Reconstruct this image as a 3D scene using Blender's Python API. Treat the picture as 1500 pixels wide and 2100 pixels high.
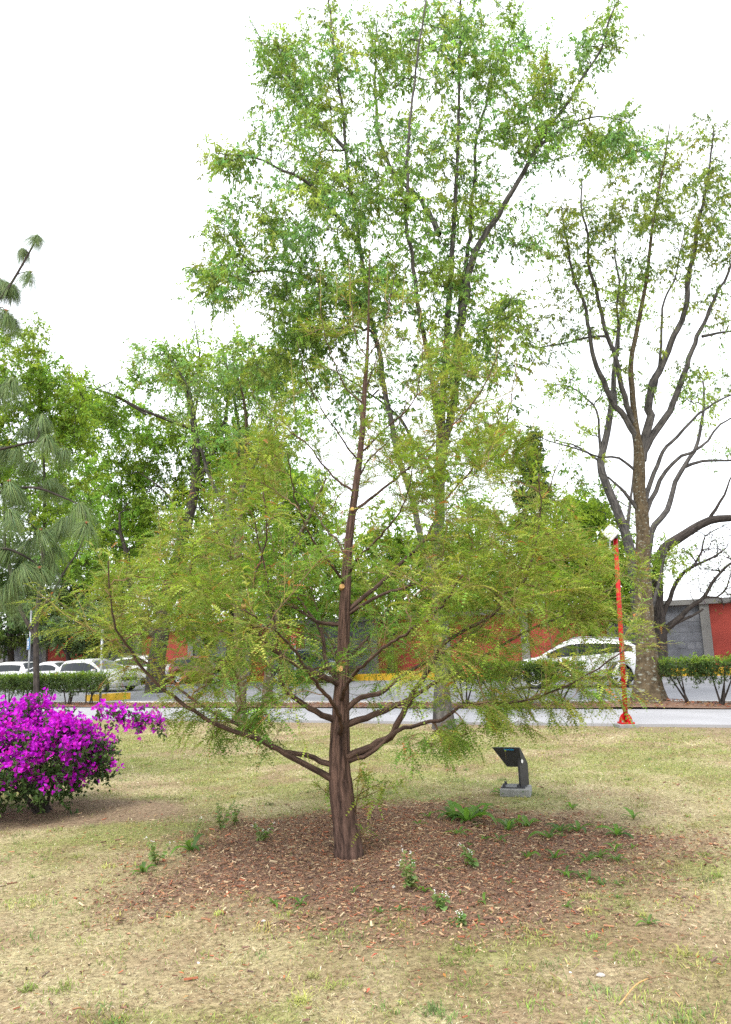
import bpy, bmesh, math
import numpy as np
from mathutils import Vector, Matrix

# ------------------------------------------------------------------ camera, world, sun
scene = bpy.context.scene
for o in list(bpy.data.objects):
    bpy.data.objects.remove(o)
FPX, CAM_H = 1550.0, 1.5
PITCH, ROLL = math.atan(283 / 1550), math.radians(1.9)
FW = np.array([0, math.cos(PITCH), math.sin(PITCH)])
_U0 = np.array([0, -math.sin(PITCH), math.cos(PITCH)])
_R0 = np.array([1.0, 0, 0])
RT = math.cos(ROLL) * _R0 - math.sin(ROLL) * _U0
UP = math.cos(ROLL) * _U0 + math.sin(ROLL) * _R0
cam_data = bpy.data.cameras.new('camera')
cam = bpy.data.objects.new('camera', cam_data)
scene.collection.objects.link(cam)
scene.camera = cam
cam_data.sensor_fit = 'VERTICAL'
cam_data.sensor_height = 36
cam_data.lens = 36 * FPX / 2100
cam_data.clip_start = 0.05
cam_data.clip_end = 2000
cam.matrix_world = Matrix(((RT[0], UP[0], -FW[0], 0), (RT[1], UP[1], -FW[1], 0), (RT[2], UP[2], -FW[2], CAM_H), (0, 0, 0, 1)))

SUN_EL, SUN_AZ = math.radians(58), math.radians(205)      # azimuth clockwise from +Y: behind the camera, a little left
world = bpy.data.worlds.new('World')
scene.world = world
world.use_nodes = True
nt = world.node_tree
nt.nodes.clear()
sky = nt.nodes.new('ShaderNodeTexSky')
sky.sky_type = 'NISHITA'
sky.sun_disc = False
sky.sun_elevation = SUN_EL
sky.sun_rotation = SUN_AZ
sky.dust_density = 4
bg1 = nt.nodes.new('ShaderNodeBackground')
bg1.inputs[1].default_value = 0.05
nt.links.new(sky.outputs[0], bg1.inputs[0])
tcw = nt.nodes.new('ShaderNodeTexCoord')
ns = nt.nodes.new('ShaderNodeTexNoise')
ns.inputs['Scale'].default_value = 1.6
ns.inputs['Detail'].default_value = 4
nt.links.new(tcw.outputs['Generated'], ns.inputs['Vector'])
rampw = nt.nodes.new('ShaderNodeValToRGB')
rampw.color_ramp.elements[0].color = (0.86, 0.90, 0.97, 1)
rampw.color_ramp.elements[0].position = 0.3
rampw.color_ramp.elements[1].color = (1.0, 1.0, 1.0, 1)
rampw.color_ramp.elements[1].position = 0.65
nt.links.new(ns.outputs['Fac'], rampw.inputs[0])
bg2 = nt.nodes.new('ShaderNodeBackground')
bg2.inputs[1].default_value = 1.0
nt.links.new(rampw.outputs[0], bg2.inputs[0])
addw = nt.nodes.new('ShaderNodeAddShader')
outw = nt.nodes.new('ShaderNodeOutputWorld')
nt.links.new(bg1.outputs[0], addw.inputs[0])
nt.links.new(bg2.outputs[0], addw.inputs[1])
nt.links.new(addw.outputs[0], outw.inputs[0])

sun_data = bpy.data.lights.new('sun', 'SUN')
sun_data.energy = 1.5
sun_data.angle = math.radians(18)
sun_data.color = (1.0, 0.96, 0.9)
sun = bpy.data.objects.new('sun', sun_data)
scene.collection.objects.link(sun)
_sd = Vector((math.sin(SUN_AZ) * math.cos(SUN_EL), math.cos(SUN_AZ) * math.cos(SUN_EL), math.sin(SUN_EL)))
sun.rotation_euler = _sd.to_track_quat('Z', 'Y').to_euler()
sun.location = _sd * 40

scene.view_settings.view_transform = 'Standard'
scene.view_settings.look = 'None'
scene.view_settings.gamma = 1
scene.view_settings.exposure = 1.0
scene.view_settings.use_curve_mapping = False
scene.cycles.max_bounces = 6
scene.cycles.diffuse_bounces = 3
scene.cycles.glossy_bounces = 2
scene.cycles.transmission_bounces = 4
scene.cycles.transparent_max_bounces = 4
scene.cycles.use_denoising = False
scene.cycles.caustics_reflective = False
scene.cycles.caustics_refractive = False

# ------------------------------------------------------------------ helpers
A = np.array


def ray(px, py):
    return FW + RT * (px - 750) / FPX + UP * (1050 - py) / FPX


def at(px, py, Y):
    """world point seen at a place of the photograph, Y metres in front"""
    v = ray(px, py)
    return A([0, 0, CAM_H]) + v * Y / v[1]


def gnd(px, py):
    v = ray(px, py)
    return A([0, 0, CAM_H]) - CAM_H / v[2] * v


def unit(v):
    v = np.asarray(v, float)
    return v / np.maximum(np.linalg.norm(v, axis=-1, keepdims=True), 1e-9)


def col():
    return scene.collection


def mesh(name, V, faces, mat, cols=None, tc=None, smooth=False):
    V = np.asarray(V, np.float32).reshape(-1, 3)
    faces = [np.asarray(f, np.int32) for f in (faces if isinstance(faces, list) else [faces]) if len(f)]
    me = bpy.data.meshes.new(name)
    me.vertices.add(len(V))
    me.vertices.foreach_set('co', V.ravel())
    tot = np.concatenate([np.full(len(f), f.shape[1], np.int32) for f in faces])
    idx = np.concatenate([f.ravel() for f in faces])
    me.loops.add(len(idx))
    me.loops.foreach_set('vertex_index', idx)
    me.polygons.add(len(tot))
    me.polygons.foreach_set('loop_start', np.concatenate([[0], np.cumsum(tot)[:-1]]).astype(np.int32))
    try:
        me.polygons.foreach_set('loop_total', tot)
    except Exception:
        pass
    me.polygons.foreach_set('use_smooth', np.full(len(tot), smooth, bool))
    me.update(calc_edges=True)
    if cols is not None:
        c = np.ones((len(V), 4), np.float32)
        c[:, :3] = cols
        a = me.color_attributes.new('Col', 'FLOAT_COLOR', 'POINT')
        a.data.foreach_set('color', c.ravel())
    if tc is not None:
        a = me.attributes.new('tc', 'FLOAT_VECTOR', 'POINT')
        a.data.foreach_set('vector', np.asarray(tc, np.float32).ravel())
    if mat:
        me.materials.append(mat)
    return me


def tag(o, label=None, cat=None, group=None, kind=None):
    if label: o['label'] = label
    if cat: o['category'] = cat
    if group: o['group'] = group
    if kind: o['kind'] = kind
    return o


def link(name, data, parent=None):
    o = bpy.data.objects.new(name, data)
    col().objects.link(o)
    if parent is not None:
        o.parent = parent
    return o


def thing(name, label, cat, loc, rz=0, group=None):
    o = link(name, None)
    o.empty_display_size = 0.1
    o.location = loc
    o.rotation_euler = (0, 0, rz)
    return tag(o, label, cat, group)


def base_of(o):
    b = np.zeros(3)
    while o is not None:
        b += A(o.location)
        o = o.parent
    return b


def wpart(parent, name, V, faces, mat, cols=None, tc=None, smooth=False, kind=None):
    """a part given in world coordinates"""
    V = np.asarray(V, float).reshape(-1, 3) - base_of(parent)
    o = link(name, mesh(name, V, faces, mat, cols, tc, smooth), parent)
    if kind: o['kind'] = kind
    return o


def copy_tree(o, parent=None):
    c = o.copy()
    col().objects.link(c)
    c.parent = parent
    for ch in list(o.children):
        copy_tree(ch, c)
    return c


class MB:
    """collects boxes, prisms, lathes and tubes into one mesh"""
    def __init__(s):
        s.V, s.F3, s.F4, s.n = [], [], [], 0

    def add(s, V, F4=None, F3=None):
        V = np.asarray(V, float).reshape(-1, 3)
        if F4 is not None and len(F4): s.F4.append(np.asarray(F4) + s.n)
        if F3 is not None and len(F3): s.F3.append(np.asarray(F3) + s.n)
        s.V.append(V)
        s.n += len(V)
        return s

    def box(s, c, d, bev=0.0, rot=None):
        bm = bmesh.new()
        bmesh.ops.create_cube(bm, size=1)
        for v in bm.verts:
            v.co = Vector((v.co.x * d[0], v.co.y * d[1], v.co.z * d[2]))
        if bev:
            bmesh.ops.bevel(bm, geom=list(bm.edges), offset=bev, segments=2, affect='EDGES', profile=0.6)
        bmesh.ops.triangulate(bm, faces=[f for f in bm.faces if len(f.verts) > 4])
        M = (rot or Matrix.Identity(3))
        bm.verts.index_update()
        V = [list(M @ v.co + Vector(c)) for v in bm.verts]
        f4 = [[v.index for v in f.verts] for f in bm.faces if len(f.verts) == 4]
        f3 = [[v.index for v in f.verts] for f in bm.faces if len(f.verts) == 3]
        bm.free()
        return s.add(V, f4, f3)

    def lathe(s, prof, n=20, M=None, close=True):
        prof = np.asarray(prof, float)
        a = np.linspace(0, 2 * np.pi, n, endpoint=False)
        V = np.stack([prof[:, None, 0] * np.cos(a), prof[:, None, 0] * np.sin(a), np.repeat(prof[:, 1:2], n, 1)], -1)
        k = len(prof)
        i, j = np.meshgrid(np.arange(k - 1), np.arange(n), indexing='ij')
        F = np.stack([i * n + j, i * n + (j + 1) % n, (i + 1) * n + (j + 1) % n, (i + 1) * n + j], -1).reshape(-1, 4)
        V = V.reshape(-1, 3)
        if M is not None:
            V = V @ np.asarray(M)[:3, :3].T + np.asarray(M)[:3, 3]
        return s.add(V, F)

    def prism(s, poly, y0, y1):
        """poly in x,z extruded along y"""
        n = len(poly)
        V = [(x, y0, z) for x, z in poly] + [(x, y1, z) for x, z in poly]
        c0, c1 = 2 * n, 2 * n + 1
        m = np.mean(poly, axis=0)
        V += [(m[0], y0, m[1]), (m[0], y1, m[1])]
        F4 = [(i, (i + 1) % n, n + (i + 1) % n, n + i) for i in range(n)]
        F3 = [((i + 1) % n, i, c0) for i in range(n)] + [(n + i, n + (i + 1) % n, c1) for i in range(n)]
        return s.add(V, F4, F3)

    def tube(s, P, r, sides=8):
        V, F, _ = tubes(np.asarray(P, float)[None], np.broadcast_to(np.asarray(r, float), (1, len(P))), sides)
        k = len(P)
        caps = []
        n0 = len(V)
        V = np.vstack([V, P[0], P[-1]])
        F3 = [((j + 1) % sides, j, n0) for j in range(sides)] + [((k - 1) * sides + j, (k - 1) * sides + (j + 1) % sides, n0 + 1) for j in range(sides)]
        return s.add(V, F, F3)

    def xf(s, M):
        M = np.asarray(M)
        s.V = [v @ M[:3, :3].T + M[:3, 3] for v in s.V]
        return s

    def mesh(s, name, mat, smooth=False):
        fs = []
        if s.F4: fs.append(np.concatenate(s.F4))
        if s.F3: fs.append(np.concatenate(s.F3))
        return mesh(name, np.concatenate(s.V), fs, mat, smooth=smooth)

    def build(s, name, mat, parent=None, smooth=False):
        return link(name, s.mesh(name, mat, smooth), parent)


def tubes(P, R, sides=5):
    """many tubes at once: P (n,k,3), R (n,k)"""
    P = np.asarray(P, float)
    R = np.asarray(R, float)
    n, k, _ = P.shape
    T = unit(np.gradient(P, axis=1))
    d = unit(P[:, -1] - P[:, 0])
    ref = np.zeros((n, 3))
    ref[np.arange(n), np.argmin(np.abs(d), axis=1)] = 1
    N = unit(np.cross(T, ref[:, None, :]))
    B = np.cross(T, N)
    a = np.linspace(0, 2 * np.pi, sides, endpoint=False)
    ca, sa = np.cos(a), np.sin(a)
    off = N[:, :, None, :] * ca[None, None, :, None] + B[:, :, None, :] * sa[None, None, :, None]
    V = P[:, :, None, :] + off * R[:, :, None, None]
    seg = np.linalg.norm(np.diff(P, axis=1), axis=-1)
    L = np.concatenate([np.zeros((n, 1)), np.cumsum(seg, 1)], 1)
    rm = R.mean(1)[:, None, None]
    tc = np.stack([np.broadcast_to(ca * rm, (n, k, sides)), np.broadcast_to(sa * rm, (n, k, sides)), np.broadcast_to(L[:, :, None], (n, k, sides))], -1)
    i = np.arange(n)[:, None, None] * (k * sides)
    q = np.arange(k - 1)[None, :, None] * sides
    j = np.arange(sides)[None, None, :]
    j2 = (j + 1) % sides
    F = np.stack([i + q + j, i + q + j2, i + q + sides + j2, i + q + sides + j], -1).reshape(-1, 4)
    return V.reshape(-1, 3), F, tc.reshape(-1, 3)


def smooth_line(P, R, step):
    """Catmull-Rom through the points, resampled about every step metres"""
    P = np.asarray(P, float)
    R = np.asarray(R, float)
    Q = np.vstack([2 * P[0] - P[1], P, 2 * P[-1] - P[-2]])
    out, ro = [], []
    for i in range(len(P) - 1):
        p0, p1, p2, p3 = Q[i:i + 4]
        m = max(1, int(round(np.linalg.norm(p2 - p1) / step)))
        for t in np.arange(m) / m:
            out.append(0.5 * (2 * p1 + (p2 - p0) * t + (2 * p0 - 5 * p1 + 4 * p2 - p3) * t * t + (3 * p1 - p0 - 3 * p2 + p3) * t ** 3))
            ro.append(R[i] + (R[i + 1] - R[i]) * t)
    out.append(P[-1])
    ro.append(R[-1])
    return A(out), A(ro)


def leaf_quads(P, D, N, L, Wd, fold=0.25, mid=0.45):
    """folded lance-shaped leaves; P, D, N (n,3), L, Wd (n,)"""
    D = unit(D)
    S = unit(np.cross(D, N))
    N = np.cross(S, D)
    L = np.asarray(L)[:, None]
    Wd = np.asarray(Wd)[:, None]
    m = P + D * L * mid
    V = np.stack([P, m + S * Wd * 0.5 + N * Wd * fold, P + D * L - N * Wd * fold * 0.6, m - S * Wd * 0.5 + N * Wd * fold], 1)
    n = len(P)
    F = np.arange(n * 4).reshape(n, 4)
    return V.reshape(-1, 3), F


def rep(c, k):
    return np.repeat(c, k, axis=0)


def rand_unit(rng, n):
    return unit(rng.normal(size=(n, 3)))


_perm = np.random.default_rng(99).random((257, 257))


def vnoise(x, y):
    x = np.asarray(x, float)
    y = np.asarray(y, float)
    xi, yi = np.floor(x).astype(int), np.floor(y).astype(int)
    fx, fy = x - xi, y - yi
    fx, fy = fx * fx * (3 - 2 * fx), fy * fy * (3 - 2 * fy)
    g = lambda i, j: _perm[i % 257, j % 257]
    return (g(xi, yi) * (1 - fx) + g(xi + 1, yi) * fx) * (1 - fy) + (g(xi, yi + 1) * (1 - fx) + g(xi + 1, yi + 1) * fx) * fy


def fbm(x, y, o=4):
    s, a, t = 0, 1.0, 0
    for k in range(o):
        s = s + a * vnoise(x * 2 ** k + 17.3 * k, y * 2 ** k + 5.1 * k)
        t += a
        a *= 0.5
    return s / t


def sstep(a, b, x):
    t = np.clip((x - a) / (b - a), 0, 1)
    return t * t * (3 - 2 * t)


# ------------------------------------------------------------------ materials
def mat_new(name):
    m = bpy.data.materials.new(name)
    m.use_nodes = True
    t = m.node_tree
    return m, t, t.nodes['Principled BSDF'], t.nodes['Material Output']


def nd(t, ty, **kw):
    n = t.nodes.new(ty)
    for k, v in kw.items():
        n.inputs[k].default_value = v
    return n


def simple(name, c, rough=0.6, var=0.12, scale=6.0, bump=0.0, metal=0.0, spec=0.5, bscale=None, coat=0.0):
    """a base colour with some worn unevenness"""
    m, t, b, o = mat_new(name)
    tcn = t.nodes.new('ShaderNodeTexCoord')
    n = nd(t, 'ShaderNodeTexNoise', Scale=scale, Detail=5.0)
    t.links.new(tcn.outputs['Object'], n.inputs['Vector'])
    r = t.nodes.new('ShaderNodeValToRGB')
    r.color_ramp.elements[0].position, r.color_ramp.elements[1].position = 0.3, 0.7
    r.color_ramp.elements[0].color = tuple(x * (1 - var) for x in c) + (1,)
    r.color_ramp.elements[1].color = tuple(min(1, x * (1 + var)) for x in c) + (1,)
    t.links.new(n.outputs['Fac'], r.inputs[0])
    t.links.new(r.outputs[0], b.inputs['Base Color'])
    b.inputs['Roughness'].default_value = rough
    b.inputs['Metallic'].default_value = metal
    b.inputs['Specular IOR Level'].default_value = spec
    b.inputs['Coat Weight'].default_value = coat
    if bump:
        n2 = nd(t, 'ShaderNodeTexNoise', Scale=bscale or scale * 4, Detail=6.0)
        t.links.new(tcn.outputs['Object'], n2.inputs['Vector'])
        bp = nd(t, 'ShaderNodeBump', Strength=bump, Distance=0.02)
        t.links.new(n2.outputs['Fac'], bp.inputs['Height'])
        t.links.new(bp.outputs[0], b.inputs['Normal'])
    return m


def leaf_mat(name, trans=0.4, rough=0.5, tint=(1.25, 1.25, 0.7), spec=0.3):
    """colour from the leaf's own attribute; some light passes through"""
    m, t, b, o = mat_new(name)
    a = t.nodes.new('ShaderNodeAttribute')
    a.attribute_name = 'Col'
    t.links.new(a.outputs['Color'], b.inputs['Base Color'])
    b.inputs['Roughness'].default_value = rough
    b.inputs['Specular IOR Level'].default_value = spec
    mul = t.nodes.new('ShaderNodeMix')
    mul.data_type = 'RGBA'
    mul.blend_type = 'MULTIPLY'
    mul.inputs[0].default_value = 1
    mul.inputs[7].default_value = tuple(tint) + (1,)
    t.links.new(a.outputs['Color'], mul.inputs[6])
    tr = t.nodes.new('ShaderNodeBsdfTranslucent')
    t.links.new(mul.outputs[2], tr.inputs['Color'])
    mx = t.nodes.new('ShaderNodeMixShader')
    mx.inputs[0].default_value = trans
    t.links.new(b.outputs[0], mx.inputs[1])
    t.links.new(tr.outputs[0], mx.inputs[2])
    t.links.new(mx.outputs[0], o.inputs['Surface'])
    return m


def bark_mat(name, dark, light, scale=30.0, stretch=0.12, bump=0.6, lichen=None):
    m, t, b, o = mat_new(name)
    a = t.nodes.new('ShaderNodeAttribute')
    a.attribute_name = 'tc'
    mp = t.nodes.new('ShaderNodeMapping')
    mp.inputs['Scale'].default_value = (1, 1, stretch)
    t.links.new(a.outputs['Vector'], mp.inputs['Vector'])
    n = nd(t, 'ShaderNodeTexNoise', Scale=scale, Detail=6.0, Roughness=0.65)
    t.links.new(mp.outputs[0], n.inputs['Vector'])
    r = t.nodes.new('ShaderNodeValToRGB')
    r.color_ramp.elements[0].position, r.color_ramp.elements[1].position = 0.35, 0.68
    r.color_ramp.elements[0].color = tuple(dark) + (1,)
    r.color_ramp.elements[1].color = tuple(light) + (1,)
    t.links.new(n.outputs['Fac'], r.inputs[0])
    c = r.outputs[0]
    if lichen:
        v = nd(t, 'ShaderNodeTexNoise', Scale=22.0, Detail=4.0, Roughness=0.7)
        t.links.new(a.outputs['Vector'], v.inputs['Vector'])
        r2 = t.nodes.new('ShaderNodeValToRGB')
        r2.color_ramp.elements[0].position, r2.color_ramp.elements[1].position = 0.575, 0.64
        t.links.new(v.outputs['Fac'], r2.inputs[0])
        mx = t.nodes.new('ShaderNodeMix')
        mx.data_type = 'RGBA'
        mx.inputs[7].default_value = tuple(lichen) + (1,)
        t.links.new(r2.outputs[0], mx.inputs[0])
        t.links.new(c, mx.inputs[6])
        c = mx.outputs[2]
    t.links.new(c, b.inputs['Base Color'])
    b.inputs['Roughness'].default_value = 0.9
    b.inputs['Specular IOR Level'].default_value = 0.2
    bp = nd(t, 'ShaderNodeBump', Strength=bump, Distance=0.015)
    t.links.new(n.outputs['Fac'], bp.inputs['Height'])
    t.links.new(bp.outputs[0], b.inputs['Normal'])
    return m


def ground_mat():
    m, t, b, o = mat_new('lawn_soil')
    a = t.nodes.new('ShaderNodeAttribute')
    a.attribute_name = 'Col'
    tcn = t.nodes.new('ShaderNodeTexCoord')
    n = nd(t, 'ShaderNodeTexNoise', Scale=26.0, Detail=8.0, Roughness=0.75)
    t.links.new(tcn.outputs['Object'], n.inputs['Vector'])
    n_f = nd(t, 'ShaderNodeTexNoise', Scale=130.0, Detail=4.0, Roughness=0.75, Distortion=2.0)
    t.links.new(tcn.outputs['Object'], n_f.inputs['Vector'])
    av = t.nodes.new('ShaderNodeMath')
    av.operation = 'ADD'
    hf = t.nodes.new('ShaderNodeMath')
    hf.operation = 'MULTIPLY'
    hf.inputs[1].default_value = 0.5
    t.links.new(n.outputs['Fac'], av.inputs[0])
    t.links.new(n_f.outputs['Fac'], av.inputs[1])
    t.links.new(av.outputs[0], hf.inputs[0])
    r = t.nodes.new('ShaderNodeValToRGB')
    r.color_ramp.elements[0].position, r.color_ramp.elements[1].position = 0.40, 0.60
    r.color_ramp.elements[0].color = (0.30, 0.26, 0.23, 1)
    r.color_ramp.elements[1].color = (1.6, 1.6, 1.5, 1)
    t.links.new(hf.outputs[0], r.inputs[0])
    mul = t.nodes.new('ShaderNodeMix')
    mul.data_type = 'RGBA'
    mul.blend_type = 'MULTIPLY'
    mul.inputs[0].default_value = 1
    t.links.new(a.outputs['Color'], mul.inputs[6])
    t.links.new(r.outputs[0], mul.inputs[7])
    t.links.new(mul.outputs[2], b.inputs['Base Color'])
    b.inputs['Roughness'].default_value = 0.95
    b.inputs['Specular IOR Level'].default_value = 0.1
    bp = nd(t, 'ShaderNodeBump', Strength=0.7, Distance=0.02)
    t.links.new(n.outputs['Fac'], bp.inputs['Height'])
    t.links.new(bp.outputs[0], b.inputs['Normal'])
    return m


def vcol_mat(name, rough=0.85, spec=0.2):
    m, t, b, o = mat_new(name)
    a = t.nodes.new('ShaderNodeAttribute')
    a.attribute_name = 'Col'
    t.links.new(a.outputs['Color'], b.inputs['Base Color'])
    b.inputs['Roughness'].default_value = rough
    b.inputs['Specular IOR Level'].default_value = spec
    return m


def glass_mat():
    m, t, b, o = mat_new('car_glass')
    b.inputs['Base Color'].default_value = (0.012, 0.016, 0.018, 1)
    b.inputs['Roughness'].default_value = 0.06
    b.inputs['Specular IOR Level'].default_value = 0.28
    return m


M = {}
M['ground'] = ground_mat()
M['concrete'] = simple('sidewalk_concrete', (0.285, 0.285, 0.295), 0.9, 0.10, 0.9, 0.06, bscale=30)
M['asphalt'] = simple('worn_road_surface', (0.165, 0.168, 0.18), 0.9, 0.14, 0.5, 0.06, bscale=40)
M['kerb'] = simple('kerb_concrete', (0.50, 0.49, 0.46), 0.9, 0.15, 3, 0.2)
M['yellow'] = simple('yellow_kerb_paint', (0.52, 0.31, 0.012), 0.7, 0.22, 3, 0.05)
M['soil'] = simple('strip_soil', (0.17, 0.10, 0.065), 0.95, 0.4, 5, 0.8, bscale=30)
M['cyp_bark'] = bark_mat('cypress_bark', (0.022, 0.014, 0.012), (0.19, 0.115, 0.088), 75, 0.07, 1.0)
M['cyp_limb'] = bark_mat('cypress_limb_bark', (0.03, 0.02, 0.016), (0.15, 0.095, 0.072), 60, 0.12, 0.8)
M['cyp_twig'] = simple('cypress_twig', (0.17, 0.105, 0.055), 0.8, 0.3, 8)
M['cyp_shoot'] = simple('cypress_new_shoot', (0.29, 0.22, 0.07), 0.7, 0.3, 8)
M['cut'] = simple('fresh_cut_wood', (0.52, 0.30, 0.11), 0.8, 0.3, 40)
M['ash_bark'] = bark_mat('ash_bark', (0.028, 0.027, 0.027), (0.13, 0.12, 0.11), 22, 0.2, 0.7)
M['ash_old'] = bark_mat('lichen_bark', (0.045, 0.034, 0.02), (0.14, 0.105, 0.062), 26, 0.3, 0.8, lichen=(0.25, 0.26, 0.22))
M['dark_bark'] = bark_mat('dark_bark', (0.02, 0.017, 0.016), (0.085, 0.07, 0.06), 20, 0.2, 0.7)
M['leaf'] = leaf_mat('broad_leaf', 0.5)
M['frond'] = leaf_mat('cypress_frond', 0.42, 0.6, (1.15, 1.2, 0.8))
M['needle'] = leaf_mat('pine_needle', 0.15, 0.5, (1, 1.1, 0.8))
M['bract'] = leaf_mat('bougainvillea_bract', 0.45, 0.6, (1.1, 0.8, 1.1), 0.15)
M['grass'] = leaf_mat('grass_blade', 0.2, 0.7, (1.1, 1.1, 0.8), 0.15)
M['chip'] = vcol_mat('bark_chip', 0.9, 0.15)
M['red_post'] = simple('red_enamel', (0.40, 0.006, 0.010), 0.5, 0.12, 7, 0.03, spec=0.2)
M['white_box'] = simple('white_plastic', (0.64, 0.65, 0.66), 0.4, 0.04, 5)
M['grey_metal'] = simple('grey_metal', (0.30, 0.31, 0.33), 0.45, 0.1, 6, metal=0.4)
M['black_metal'] = simple('black_powder_coat', (0.028, 0.029, 0.034), 0.45, 0.2, 12)
M['sticker'] = simple('white_sticker', (0.75, 0.74, 0.72), 0.6, 0.06, 30)
M['blue_ink'] = simple('blue_print', (0.01, 0.20, 0.42), 0.5, 0.1, 20)
M['plinth'] = simple('plinth_concrete', (0.22, 0.22, 0.21), 0.9, 0.18, 9, 0.2)
M['wall_red'] = simple('red_wall_plaster', (0.33, 0.055, 0.04), 0.9, 0.2, 1.2, 0.05)
M['wall_grey'] = simple('grey_stone_wall', (0.14, 0.15, 0.175), 0.85, 0.25, 2.2, 0.1)
M['wall_stone2'] = simple('grey_stone_light', (0.18, 0.19, 0.215), 0.85, 0.2, 2.6, 0.1)
M['pillar'] = simple('wall_pillar', (0.20, 0.20, 0.195), 0.9, 0.15, 2, 0.05)
M['sign_blue'] = simple('sign_blue', (0.012, 0.14, 0.33), 0.45, 0.06, 3)
M['sign_red'] = simple('sign_red', (0.52, 0.03, 0.045), 0.45, 0.06, 3)
M['glass'] = glass_mat()
M['tyre'] = simple('tyre_rubber', (0.018, 0.018, 0.019), 0.8, 0.2, 9)
M['rim'] = simple('alloy_rim', (0.55, 0.56, 0.58), 0.3, 0.06, 9, metal=0.7)
M['trim'] = simple('black_trim', (0.02, 0.02, 0.022), 0.5, 0.1, 9)
M['lamp_red'] = simple('tail_lamp', (0.45, 0.03, 0.02), 0.2, 0.1, 20)
M['lamp_clear'] = simple('head_lamp', (0.65, 0.67, 0.7), 0.12, 0.1, 20)
M['stone'] = simple('pebble', (0.42, 0.39, 0.36), 0.85, 0.2, 30, 0.3)
M['bud'] = simple('pine_bud', (0.30, 0.075, 0.035), 0.7, 0.3, 40)


def paint(name, c):
    return simple(name, c, 0.28, 0.02, 2, coat=0.5)


# ------------------------------------------------------------------ the road's own frame: s runs away to the left, n across
S0 = gnd(1450, 1492)
_S1 = gnd(300, 1478)
RU = unit(_S1 - S0)
RN = A([-RU[1], RU[0], 0.0])
if RN[1] < 0: RN = -RN
RU_ANG = math.atan2(RU[1], RU[0])


def rd(s, n, z=0.0):
    p = S0 + RU * s + RN * n
    return A([p[0], p[1], z])


def road_n(x, y):
    return (x - S0[0]) * RN[0] + (y - S0[1]) * RN[1]


# lawn areas (their own soil and cover, in world metres)
CYP = gnd(718, 1762)
BOUG = gnd(95, 1668)
MC = A([0.22, 6.05])


def areas(x, y):
    wob = fbm(x * 1.3 + 3, y * 1.3 + 9, 4) - 0.5
    e = np.sqrt(((x - MC[0]) / 2.1) ** 2 + ((y - MC[1]) / 1.75) ** 2) + wob * 0.55 + 0.35 * (fbm(x * 6 + 1, y * 6 + 2, 3) - 0.5)
    mulch = 1 - sstep(0.62, 1.22, e)
    eb = np.sqrt(((x - BOUG[0] + 0.15) / 1.55) ** 2 + ((y - BOUG[1] + 0.05) / 0.72) ** 2) + wob * 0.5
    bare = 1 - sstep(0.8, 1.05, eb)
    edge = sstep(-1.3, -0.2, road_n(x, y) + wob * 1.6)
    bare = np.maximum(bare, edge * 0.85)
    near = 1 - sstep(3.9, 5.2, y + wob * 2.5)
    green = sstep(0.46, 0.66, fbm(x * 0.9 + 31, y * 0.9 + 7, 4) + 0.10 * sstep(6, 9, y) - 0.05 * near)
    worn = sstep(0.5, 0.7, fbm(x * 1.7 + 71, y * 1.7 + 13, 4) + 0.12 * near)
    return mulch, bare, green, worn, near


def gz(x, y):
    """height of the lawn"""
    r = np.sqrt((x - CYP[0]) ** 2 + (y - CYP[1]) ** 2)
    h = 0.05 * (1 - sstep(0.2, 1.9, r)) - 0.05 * (1 - sstep(0.05, 0.35, r)) + 0.03 * (fbm(x * 0.8, y * 0.8, 3) - 0.5) + 0.02 * (fbm(x * 4, y * 4, 2) - 0.5)
    return h * (1 - sstep(-1.2, -0.3, road_n(x, y))) * (1 - sstep(8, 11, np.abs(x)))


def gzf(p):
    return float(gz(A([p[0]]), A([p[1]]))[0])


def build_ground():
    xs = np.concatenate([-np.geomspace(9.06, 900, 24)[::-1], np.arange(-9, 9.001, 0.11), np.geomspace(9.06, 900, 24)])
    ys = np.concatenate([-np.geomspace(1, 400, 10)[::-1], [0, 1, 1.6], np.arange(2, 16.001, 0.11), np.geomspace(16.1, 1500, 34)])
    X, Y = np.meshgrid(xs, ys, indexing='ij')
    Z = gz(X, Y)
    mulch, bare, green, worn, near = areas(X, Y)
    straw, soil = A([0.34, 0.295, 0.175]), A([0.22, 0.15, 0.105])
    grn, mul, br = A([0.20, 0.215, 0.075]), A([0.20, 0.13, 0.098]), A([0.22, 0.165, 0.115])
    mixc = lambda a, b, t: a + (b - a) * t[..., None]
    c = np.broadcast_to(straw, X.shape + (3,))
    c = mixc(c, grn, green * 0.75)
    c = mixc(c, soil, worn * 0.55)
    patch = sstep(0.50, 0.66, fbm(X * 3.1 + 55, Y * 3.1 + 21, 4))
    c = mixc(c, A([0.19, 0.115, 0.08]), patch * 0.35)
    c = mixc(c, A([0.42, 0.37, 0.24]), sstep(0.54, 0.70, fbm(X * 4.3 + 15, Y * 4.3 + 81, 4)) * 0.35)
    c = mixc(c, br, bare)
    c = mixc(c, mul, mulch)
    nx, ny = X.shape
    i, j = np.meshgrid(np.arange(nx - 1), np.arange(ny - 1), indexing='ij')
    F = np.stack([i * ny + j, (i + 1) * ny + j, (i + 1) * ny + j + 1, i * ny + j + 1], -1).reshape(-1, 4)
    o = link('ground', mesh('ground', np.stack([X, Y, Z], -1), F, M['ground'], c.reshape(-1, 3), smooth=True))
    tag(o, kind='structure')


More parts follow.
